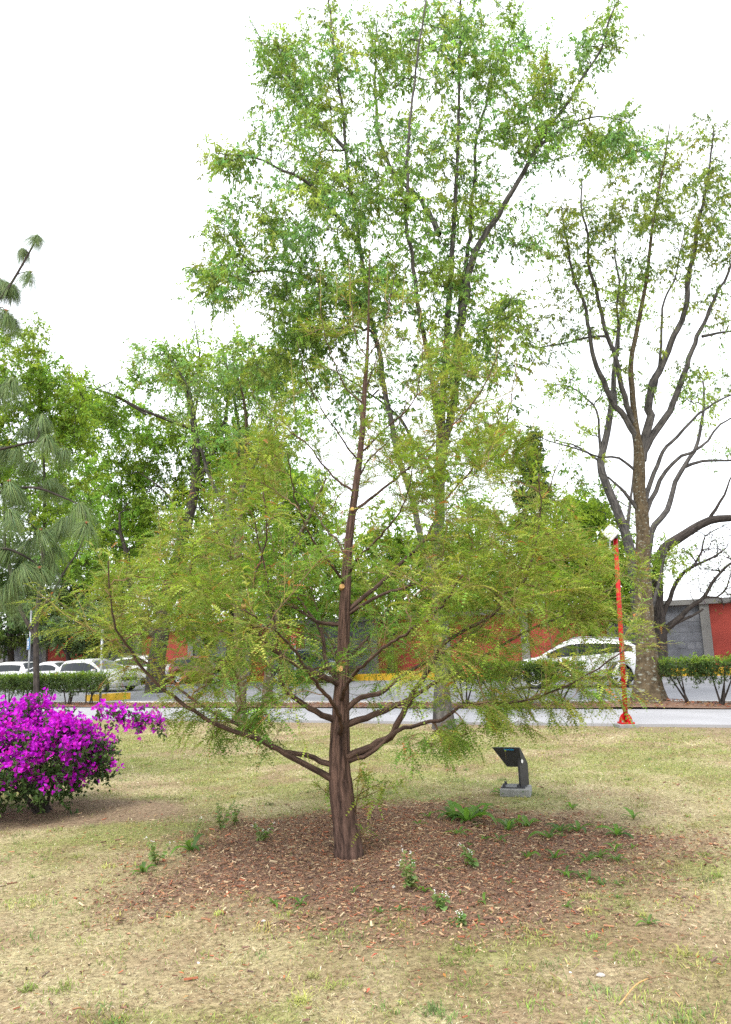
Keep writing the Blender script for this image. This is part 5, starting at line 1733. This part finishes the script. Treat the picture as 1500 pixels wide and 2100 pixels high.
def build_sign(name, label, px, py_top, py_bot, pyg, w, mat, n_line, seed, round_top):
    Yg = None
    g = rd(s_of(px, n_line), n_line, 0.0)
    Yg = g[1]
    e = thing(name, label, 'sign', (g[0], g[1], 0.0), RU_ANG + math.pi - 0.5)
    zt, zb_ = at(px, py_top, Yg)[2], at(px, py_bot, Yg)[2]
    MB().tube([(0, 0, 0.0), (0, 0, zt + (0.0 if round_top else 0.9))], 0.03, 10).build('pole', M['grey_metal'], e, True)
    hh = zt - zb_
    if round_top:
        poly = [(-w / 2, zb_), (w / 2, zb_), (w / 2, zt), (w * .22, zt)] + [(w * .2 * math.cos(t), zt + w * .2 * math.sin(t) * 1.7) for t in np.linspace(0.2, math.pi - 0.2, 8)] + [(-w * .22, zt), (-w / 2, zt)]
    else:
        poly = [(-w / 2, zb_), (w / 2, zb_), (w / 2, zt), (-w / 2, zt - hh * 0.22)]
    pnl = MB().prism(poly, -0.05, -0.034).build('panel', mat, e)
    MB().box((-w / 2 - 0.012, -0.042, (zt + zb_) / 2 - 0.03), (0.02, 0.03, hh * 0.9), 0.003).build('frame_edge', M['white_box'], pnl)
    if round_top:
        # white pictogram and two lines of small print, unreadable at this distance
        sym = MB().prism([(-.05 * w, zb_ + hh * .55), (.10 * w, zb_ + hh * .50), (.14 * w, zb_ + hh * .72), (.04 * w, zb_ + hh * .88), (.05 * w, zb_ + hh * .66), (-.10 * w, zb_ + hh * .74)], -0.0545, -0.0505)
        sym.build('pictogram', M['white_box'], pnl)
        for k, fw in enumerate((.42, .3)):
            MB().box((0, -0.0525, zb_ + hh * (.27 - .1 * k)), (w * fw, 0.004, hh * .05)).build('print_line', M['white_box'], pnl)
    else:
        for i in range(2):
            for j in range(2):
                MB().box(((i - .5) * w * .26, -0.0525, zb_ + hh * (.36 + .2 * j)), (w * .22, 0.004, hh * .17), 0.001).build('pictogram', M['white_box'], pnl)
        MB().box((0, -0.0525, zb_ + hh * .16), (w * .4, 0.004, hh * .045)).build('print_line', M['white_box'], pnl)
        MB().box((w * .3, -0.0525, zb_ + hh * .74), (w * .16, 0.004, hh * .04)).build('print_line', M['white_box'], pnl)
    return e


build_red_post()
build_plaque()
build_sign('road_sign', 'small blue parking sign on a grey pole behind the clipped hedge', 56, 1306, 1332, 1440, 0.30, M['sign_blue'], 4.2, 1, False)
build_sign('road_sign', 'small red sign with white mark seen through the cypress branches', 607, 1302, 1323, 1400, 0.34, M['sign_red'], 9.0, 2, True)
# thin grey post in front of the white hatchback
g = rd(s_of(206, 4.3), 4.3, 0)
e = thing('grey_post', 'plain thin grey steel post in front of the white hatchback', 'post', (g[0], g[1], 0.0))
MB().tube([(0, 0, 0.0), (0, 0, 1.0), (0, 0, float(at(205, 1290, g[1])[2]))], 0.04, 10).build('pole', M['grey_metal'], e, True)
MB().lathe([(0.09, 0.0), (0.09, 0.10), (0.04, 0.12)], 12).build('collar', M['grey_metal'], e)


# ------------------------------------------------------------------ lawn, mulch, litter
def scatter(rng, n, d0=2.9, d1=17.5, power=1.35, side=0.62, pad=1.2):
    """points on the lawn in front of the camera, denser close by"""
    u = rng.random(n)
    a = 2 - power
    d = (d0 ** a + u * (d1 ** a - d0 ** a)) ** (1 / a)
    x = rng.uniform(-1, 1, n) * (d * side + pad)
    return x, d


def blades(rng, x, y, ln, wd, lean, cols, z0=-0.004):
    """single bent blades of two faces"""
    n = len(x)
    P = np.stack([x, y, gz(x, y) + z0], -1)
    az = rng.uniform(0, 2 * np.pi, n)
    h = np.stack([np.cos(az), np.sin(az), np.zeros(n)], -1)
    s = np.stack([-np.sin(az), np.cos(az), np.zeros(n)], -1)
    up = A([0, 0, 1.0])
    el = np.clip(lean, 0, 1)[:, None]
    d1 = unit(h * el + up * (1.05 - el))
    d2 = unit(h * (el + 0.5) + up * (0.75 - el))
    m = P + d1 * (ln * 0.5)[:, None]
    t = m + d2 * (ln * 0.5)[:, None]
    t[:, 2] = np.maximum(t[:, 2], P[:, 2] + 0.006)
    w = s * (wd * 0.5)[:, None]
    V = np.stack([P, m + w, t, m - w], 1).reshape(-1, 3)
    i = np.arange(n)[:, None] * 4
    return V, i + A([0, 1, 2, 3]), rep(cols, 4)


def build_lawn():
    rng = np.random.default_rng(77)
    x, y = scatter(rng, 400000, power=1.75)
    mulch, bare, green, worn, near = areas(x, y)
    keep = rng.random(len(x)) < (1 - 0.96 * mulch) * (1 - 0.9 * bare) * (1 - 0.55 * worn) * (1 - 0.25 * near)
    keep &= road_n(x, y) < -0.05
    x, y, green, worn, near = x[keep], y[keep], green[keep], worn[keep], near[keep]
    n = len(x)
    clump = fbm(x * 6 + 40, y * 6 + 11, 3)
    pg = np.clip(0.24 + 0.5 * green + 0.5 * sstep(0.55, 0.75, clump) - 0.12 * near, 0.03, 0.85)
    isg = rng.random(n) < pg
    straw = jitter_color(rng, A([(0.52, 0.46, 0.29), (0.40, 0.33, 0.195), (0.66, 0.60, 0.42), (0.19, 0.135, 0.085), (0.32, 0.22, 0.13)]), n, 0.22, 0.05)
    grn = jitter_color(rng, A([(0.20, 0.255, 0.06), (0.27, 0.30, 0.08), (0.15, 0.22, 0.05), (0.33, 0.33, 0.11)]), n, 0.18, 0.06)
    c = np.where(isg[:, None], grn, straw)
    far = sstep(5, 14, y)
    ln = np.where(isg, rng.uniform(0.015, 0.042, n), rng.uniform(0.015, 0.05, n)) * (0.75 + 0.6 * clump) * (0.85 + 0.4 * far)
    wd = rng.uniform(0.0018, 0.0036, n) * (1 + 2.2 * far)
    lean = np.where(isg, rng.uniform(0.2, 0.85, n), rng.uniform(0.55, 1.0, n))
    # fresh tufts standing out of the dry grass
    tx, ty = scatter(rng, 1500, 3.1, 12, 1.3)
    m_, b_, g_, w_, n_ = areas(tx, ty)
    ok = (b_ < 0.5) & (m_ < 0.75)
    tx, ty = tx[ok], ty[ok]
    kk = (6 + 60 * rng.random(len(tx)) ** 3).astype(int)
    rad = rep(rng.uniform(0.015, 0.09, len(tx)), kk)
    ux, uy = rep(tx, kk) + rng.normal(size=kk.sum()) * rad, rep(ty, kk) + rng.normal(size=kk.sum()) * rad
    k = len(ux)
    tuft_c = rep(jitter_color(rng, A([(0.20, 0.28, 0.06), (0.32, 0.34, 0.09), (0.15, 0.23, 0.07), (0.36, 0.34, 0.12)]), len(tx), 0.18, 0.05), kk) * np.clip(1 + 0.15 * rng.normal(size=(k, 1)), 0.6, 1.5)
    # long pale strands lying over it all
    sx, sy = scatter(rng, 16000, 3.0, 9, 1.4)
    m_, b_, g_, w_, n_ = areas(sx, sy)
    ok = rng.random(len(sx)) < (1 - 0.75 * m_) * (1 - b_)
    sx, sy = sx[ok], sy[ok]
    j = len(sx)
    x, y = np.concatenate([x, ux, sx]), np.concatenate([y, uy, sy])
    ln = np.concatenate([ln, rng.uniform(0.025, 0.06, k), rng.uniform(0.04, 0.10, j)])
    wd = np.concatenate([wd, rng.uniform(0.003, 0.005, k), rng.uniform(0.0014, 0.0026, j)])
    lean = np.concatenate([lean, rng.uniform(0.15, 0.7, k), rng.uniform(0.85, 1.0, j)])
    c = np.vstack([c, tuft_c, jitter_color(rng, A([(0.58, 0.50, 0.33), (0.38, 0.29, 0.16), (0.26, 0.16, 0.09)]), j, 0.22, 0.04)])
    V, F4, cc = blades(rng, x, y, ln, wd * 1.15, lean, c)
    o = link('grass', mesh('grass', V, [F4], M['grass'], cc))
    tag(o, 'short dry straw-coloured lawn grass with greener patches', 'grass', kind='stuff')


def build_mulch():
    rng = np.random.default_rng(78)
    n = 145000
    x = MC[0] + rng.uniform(-3.2, 3.2, n)
    y = MC[1] + rng.uniform(-2.7, 2.6, n)
    mulch, bare, green, worn, near = areas(x, y)
    keep = rng.random(n) < np.clip(mulch * 0.9 + 0.03, 0, 1)
    keep &= (y > 2.9)
    x, y = x[keep], y[keep]
    n = len(x)
    P = np.stack([x, y, gz(x, y) + rng.uniform(0.001, 0.016, n)], -1)
    az = rng.uniform(0, 2 * np.pi, n)
    D = unit(np.stack([np.cos(az), np.sin(az), rng.normal(size=n) * 0.22], -1))
    N = unit(np.stack([rng.normal(size=n) * 0.35, rng.normal(size=n) * 0.35, np.ones(n)], -1))
    S = unit(np.cross(D, N))
    N = np.cross(S, D)
    L = (rng.lognormal(math.log(0.0155), 0.5, n)).clip(0.005, 0.065)[:, None]
    Wd = (L * rng.uniform(0.10, 0.32, (n, 1))).clip(0.0022, 0.010)
    th = Wd * rng.uniform(0.15, 0.4, (n, 1))
    sk = rng.uniform(-0.3, 0.3, (n, 1))
    a, b = P - D * L * 0.5, P + D * L * 0.5
    # a chip: slightly skewed slab with a visible near edge all round
    top = [a - S * Wd * .5 + N * th, b - S * Wd * (.5 + sk) * .8 + N * th, b + S * Wd * .35 + N * th * 1.4, a + S * Wd * (.5 + sk) + N * th]
    bot = [q - N * th * 2.2 for q in top]
    V = np.stack(top + bot, 1).reshape(-1, 3)
    i = np.arange(n)[:, None] * 8
    F = np.concatenate([i + A(q) for q in ([0, 1, 2, 3], [0, 4, 5, 1], [2, 6, 7, 3])])
    pal = A([(0.24, 0.135, 0.09), (0.19, 0.115, 0.085), (0.31, 0.16, 0.09), (0.42, 0.29, 0.17), (0.34, 0.12, 0.065), (0.13, 0.085, 0.07), (0.48, 0.37, 0.24)])
    k = rng.choice(7, n, p=[.25, .19, .13, .17, .08, .08, .10])
    c = pal[k] * np.clip(1 + 0.2 * rng.normal(size=(n, 1)), 0.5, 1.6)
    o = link('bark_mulch', mesh('bark_mulch', V, [F], M['chip'], rep(c, 8)))
    tag(o, 'reddish brown bark chip mulch around the foot of the cypress', 'mulch', kind='stuff')

    # dry fallen leaves, twigs and rusty sprays strewn over the lawn
    n = 4200
    x, y = scatter(rng, n, 3.0, 17.0, 1.1)
    ok = road_n(x, y) < -0.05
    x, y = x[ok], y[ok]
    n = len(x)
    P = np.stack([x, y, gz(x, y) + rng.uniform(0.008, 0.03, n)], -1)
    az = rng.uniform(0, 2 * np.pi, n)
    D = unit(np.stack([np.cos(az), np.sin(az), rng.normal(size=n) * 0.2], -1))
    N = unit(np.stack([rng.normal(size=n) * 0.4, rng.normal(size=n) * 0.4, np.ones(n)], -1))
    L = rng.uniform(0.012, 0.04, n)
    V, F = leaf_quads(P, D, N, L, L * rng.uniform(0.12, 0.42, n), fold=0.3)
    c = jitter_color(rng, A([(0.30, 0.13, 0.06), (0.22, 0.11, 0.06), (0.38, 0.24, 0.12), (0.16, 0.10, 0.07), (0.36, 0.12, 0.06)]), n, 0.2)
    o = link('leaf_litter', mesh('leaf_litter', V, [F], M['chip'], rep(c, 4)))
    tag(o, 'scattered dry brown fallen leaves on the lawn', 'leaf litter', kind='stuff')


build_lawn()
build_mulch()


# soil litter on the strip under the hedge
def build_strip_litter():
    rng = np.random.default_rng(79)
    n = 5000
    s = rng.uniform(-4, 22, n)
    q = rng.uniform(3.12, 4.52, n)
    P = S0 + s[:, None] * RU + q[:, None] * RN
    P[:, 2] = 0.085 + rng.uniform(0, 0.03, n)
    rt = RTB - S0
    P[:, 2] += 0.14 * np.exp(-((s - rt @ RU) ** 2 / 0.8 + (q - 3.85) ** 2 / 0.35))
    az = rng.uniform(0, 2 * np.pi, n)
    D = unit(np.stack([np.cos(az), np.sin(az), rng.normal(size=n) * 0.2], -1))
    N = unit(np.stack([rng.normal(size=n) * 0.5, rng.normal(size=n) * 0.5, np.ones(n)], -1))
    L = rng.uniform(0.04, 0.10, n)
    V, F = leaf_quads(P, D, N, L, L * rng.uniform(0.2, 0.45, n), fold=0.3)
    c = jitter_color(rng, A([(0.26, 0.10, 0.05), (0.20, 0.10, 0.06), (0.33, 0.17, 0.08)]), n, 0.22)
    o = link('strip_litter', mesh('strip_litter', V, [F], M['chip'], rep(c, 4)))
    tag(o, 'rusty fallen leaves on the soil under the hedge', 'leaf litter', kind='stuff')


build_strip_litter()


# ------------------------------------------------------------------ weeds
def strap_leaf(seed, L, W_, arch, col):
    """one arching strap leaf with a fold along the middle"""
    rng = np.random.default_rng(seed)
    t = np.linspace(0, 1, 6)
    w = W_ * np.sin(np.pi * np.clip(t * 0.86 + 0.10, 0, 1)) ** 0.8
    w[-1] = 0.0008
    x = L * (t * (1 - 0.12 * t))
    z = L * (arch * t - (arch * 0.95) * t ** 2.4)
    y = 0.03 * L * np.sin(t * 5 + rng.random() * 6)
    V = []
    for i in range(6):
        V += [(x[i], y[i] - w[i] / 2, z[i] + w[i] * .22), (x[i], y[i], z[i]), (x[i], y[i] + w[i] / 2, z[i] + w[i] * .22)]
    F = [(i * 3 + j, (i + 1) * 3 + j, (i + 1) * 3 + j + 1, i * 3 + j + 1) for i in range(5) for j in range(2)]
    c = np.tile(jitter_color(rng, col, 1, 0.1), (18, 1)) * rng.uniform(0.9, 1.1, (18, 1))
    return mesh('leaf', V, [A(F)], M['leaf'], c, smooth=True)


WG = A([(0.10, 0.21, 0.055), (0.14, 0.26, 0.06)])
STRAPS = [strap_leaf(300 + k, 0.13 + 0.012 * k, 0.026 + 0.002 * k, 0.55 + 0.12 * (k % 3), WG) for k in range(6)]
HEART = [strap_leaf(330 + k, 0.045, 0.034, 0.25, A([(0.21, 0.33, 0.12), (0.27, 0.38, 0.17)])) for k in range(3)]


def rosette(px, py, n, size, label, rng, group='broad-leaved weeds at the edge of the mulch bed'):
    g = gnd(px, py)
    e = thing('weed', label, 'weed', (g[0], g[1], gzf(g)), group=group)
    cr = MB().lathe([(0.0, 0.02 * size), (0.008 * size, 0.016 * size), (0.012 * size, -0.01)], 7)
    cr.build('crown', M['cyp_twig'], e)
    for k in range(n):
        o = link('leaf', STRAPS[rng.integers(6)], e)
        o.rotation_euler = (rng.uniform(-.2, .2), rng.uniform(-0.55, 0.1), k * 6.283 / n + rng.uniform(-.35, .35))
        s = size * rng.uniform(0.85, 1.35)
        o.scale = (s, s, s)


def herb(px, py, h, n_st, label, rng, group='upright leafy herbs in the mulch bed', flower=True):
    g = gnd(px, py)
    e = thing('weed', label, 'weed', (g[0], g[1], gzf(g)), group=group)
    for k in range(n_st):
        a = rng.uniform(0, 6.28)
        d = A([math.cos(a), math.sin(a), 0]) * rng.uniform(0.1, 0.75)
        hh = h * rng.uniform(0.6, 1.0)
        Q = A([(0, 0, -0.01), d * hh * 0.35 + A([0, 0, hh * 0.5]), d * hh + A([0, 0, hh])])
        MB().tube(Q, [0.0028, 0.002, 0.001], 5).build('stem', M['leaf_stem'], e, True)
        m = int(6 + hh * 42)
        for q in range(m):
            t = 0.15 + 0.85 * (q + 0.5) / m
            p = (1 - t) ** 2 * Q[0] + 2 * t * (1 - t) * Q[1] + t * t * Q[2]
            o = link('leaf', HEART[rng.integers(3)], e)
            o.location = p
            o.rotation_euler = (rng.uniform(-.4, .4), rng.uniform(-0.5, 0.6), rng.uniform(0, 6.28))
            s = rng.uniform(0.8, 1.5) * (1.15 - 0.65 * t)
            o.scale = (s, s, s)
        if flower:
            fl = MB()
            for q in range(4):
                fl.lathe([(0, .004), (.003, .003), (.0035, 0), (0, -.003)], 6, Matrix.Translation(A(Q[2]) + rng.normal(size=3) * 0.008))
            fl.build('flower_head', M['sticker'], e, True)


M['leaf_stem'] = simple('weed_stem', (0.14, 0.2, 0.06), 0.7, 0.2, 20)
_rng = np.random.default_rng(55)
rosette(960, 1690, 14, 1.5, 'largest dark green strap-leaved weed clump at the far edge of the mulch bed', _rng)
rosette(930, 1682, 9, 1.1, 'strap-leaved weed growing right against the largest weed clump', _rng)
rosette(985, 1680, 8, 1.2, 'upright strap-leaved weed between the largest weed clump and the plaque stand', _rng)
rosette(1030, 1630, 7, 0.9, 'small leafy weed touching the concrete block of the plaque stand', _rng)
rosette(1078, 1632, 6, 0.7, 'tiny weed in front of the concrete block of the plaque stand', _rng)
rosette(392, 1748, 9, 1.0, 'low green weed left of the trunk with long narrow leaves', _rng)
rosette(292, 1792, 8, 0.75, 'flat green weed rosette at the left edge of the mulch bed', _rng)
same = 'small strap-leaved weed rosette on the right side of the mulch bed'
for px, py, n, s in ((1045, 1708, 8, .9), (1082, 1697, 9, 1.0), (1150, 1708, 8, .9), (1128, 1724, 7, .9), (1185, 1706, 8, .9), (1268, 1716, 9, .95), (1025, 1733, 6, .6), (1082, 1765, 6, .6), (1140, 1765, 6, .65), (1230, 1760, 6, .6), (1262, 1748, 6, .5), (1160, 1795, 7, .6),
                     (1205, 1770, 6, .6), (1265, 1770, 7, .6), (1300, 1680, 6, .7), (940, 1722, 6, .8), (1210, 1800, 6, .5), (880, 1680, 5, .6), (1175, 1660, 6, .7), (860, 1700, 5, .5)):
    rosette(px, py, n, s, same, _rng)
for _k in range(34):
    px, py = _rng.uniform(880, 1340), _rng.uniform(1690, 1900)
    if _k % 4 == 0: px, py = _rng.uniform(520, 880), _rng.uniform(1840, 1900)
    rosette(px, py, int(_rng.integers(4, 7)), float(_rng.uniform(0.22, 0.45)), 'tiny green weed seedling in the mulch and its near grassy edge', _rng, 'tiny weed seedlings')
herb(845, 1838, 0.24, 5, 'tall pale leafy herb with white tips standing in the near mulch', _rng)
herb(970, 1790, 0.15, 5, 'bushy pale herb to the right of the tall pale herb', _rng)
herb(905, 1872, 0.12, 3, 'small round-leaved herb at the near edge of the mulch bed', _rng)
herb(540, 1735, 0.15, 5, 'spreading pale herb left of the cypress trunk', _rng)
herb(452, 1700, 0.24, 4, 'thin upright herb left of the trunk at the far mulch edge', _rng, flower=False)
herb(480, 1692, 0.26, 3, 'thin upright herb with a bare tip beside its twin left of the trunk', _rng, flower=False)
herb(320, 1775, 0.20, 3, 'grey-green thin herb near the left edge of the mulch', _rng)
herb(945, 1900, 0.07, 3, 'tiny white-flowered herb in the near lawn', _rng)
herb(395, 1742, 0.28, 1, 'single tall stalk rising from the low green weed left of the trunk', _rng)

# basal sprouts of the cypress are cypress sprays at the foot: their own little shoots
def sprouts():
    rng = np.random.default_rng(8)
    tree = bpy.data.objects['cypress_tree']
    O, D, L = [], [], []
    for a, b, c, d, Yo in ((728, 1690, 740, 1560, -.1), (735, 1660, 790, 1640, -.15), (728, 1720, 752, 1700, -.12), (725, 1600, 760, 1590, -.1), (722, 1640, 800, 1600, .05), (730, 1650, 760, 1590, 0), (690, 1655, 640, 1600, .05), (735, 1640, 830, 1610, -.1)):
        p, q = at(a, b, CYP[1] + Yo * 0.3), at(c, d, CYP[1] + Yo)
        mbd = MB().tube([p, (p + q) / 2 + A([0, 0, 0.02]), q], [0.004, 0.003, 0.001], 5)
        wpart(tree, 'sprout', np.concatenate(mbd.V), [np.concatenate(mbd.F4), np.concatenate(mbd.F3)], M['cyp_twig'], smooth=True)
        m = int(np.linalg.norm(q - p) * 60) + 5
        for k in range(m):
            t = 0.3 + 0.7 * k / m
            O.append(p + (q - p) * t + A([0, 0, 0.02]) * math.sin(t * 3.1))
            D.append(unit(q - p) * 0.4 + rand_unit(rng, 1)[0] * 0.8 + A([0, 0, -0.3]))
            L.append(rng.uniform(0.06, 0.13))
    n = len(O)
    V, F, c = fronds(rng, A(O), unit(A(D)), unit(rand_unit(rng, n) * 0.5 + A([0, 0, 1.0])), A(L), jitter_color(rng, A([(0.22, 0.30, 0.05), (0.28, 0.33, 0.06)]), n, 0.15))
    wpart(tree, 'sprout_foliage', V, [F], M['frond'], cols=c, kind='stuff')


sprouts()


# stones and pieces of litter one can pick out on the lawn
def stone(px, py, size, label, seed, mat):
    g = gnd(px, py)
    rng = np.random.default_rng(seed)
    bm = bmesh.new()
    bmesh.ops.create_icosphere(bm, subdivisions=2, radius=1)
    for v in bm.verts:
        k = 1 + 0.25 * (fbm(v.co.x * 1.5 + seed, v.co.y * 1.5 + v.co.z, 2) - 0.5) * 2
        v.co = Vector((v.co.x * size * k, v.co.y * size * 0.7 * k, max(v.co.z, -0.4) * size * 0.42 * k))
    me = bpy.data.meshes.new('stone')
    bm.to_mesh(me)
    bm.free()
    me.materials.append(mat)
    o = link('stone', me)
    o.location = (g[0], g[1], gzf(g) + size * 0.15)
    o.rotation_euler = (0, 0, rng.uniform(0, 6))
    tag(o, label, 'stone', 'loose stones on the lawn')


stone(1232, 1999, 0.022, 'largest grey stone lying on the near lawn', 1, M['stone'])
stone(808, 1832, 0.017, 'pale stone at the foot of the tall pale herb', 2, M['stone'])
stone(1020, 1794, 0.014, 'pale pebble in the mulch beside the bushy pale herb', 3, M['stone'])
stone(407, 1976, 0.009, 'small white pebble on the near lawn left of the mulch', 4, M['sticker'])
stone(1170, 1994, 0.008, 'small white pebble beside the largest grey stone', 5, M['sticker'])
stone(541, 1895, 0.013, 'white flake at the near edge of the mulch, beside small green weeds', 6, M['sticker'])

# dead twigs lying on the lawn
for k, (a, b, c, d, r) in enumerate(((1272, 2072, 1330, 2016, .0035), (838, 2002, 908, 2009, .003), (1330, 2015, 1420, 2020, .0025), (320, 1798, 400, 1798, .0035))):
    p, q = gnd(a, b), gnd(c, d)
    p[2], q[2] = gzf(p) + 0.015, gzf(q) + 0.02
    m_ = (p + q) / 2 + A([0, 0, 0.012]) + A([0.01, 0.02, 0])
    o = MB().tube(smooth_line(A([p, m_, q]), A([r, r * .8, r * .4]), 0.03)[0], r * 0.8, 6).build('dead_twig', M['cut'] if k == 0 else M['cyp_twig'], None, True)
    tag(o, ('straw-coloured curved stalk lying on the near lawn', 'thin brown twig lying flat on the near lawn', 'dark twig lying beside the straw-coloured stalk', 'brown twig lying in the left part of the mulch')[k], 'twig', 'dead twigs on the ground')
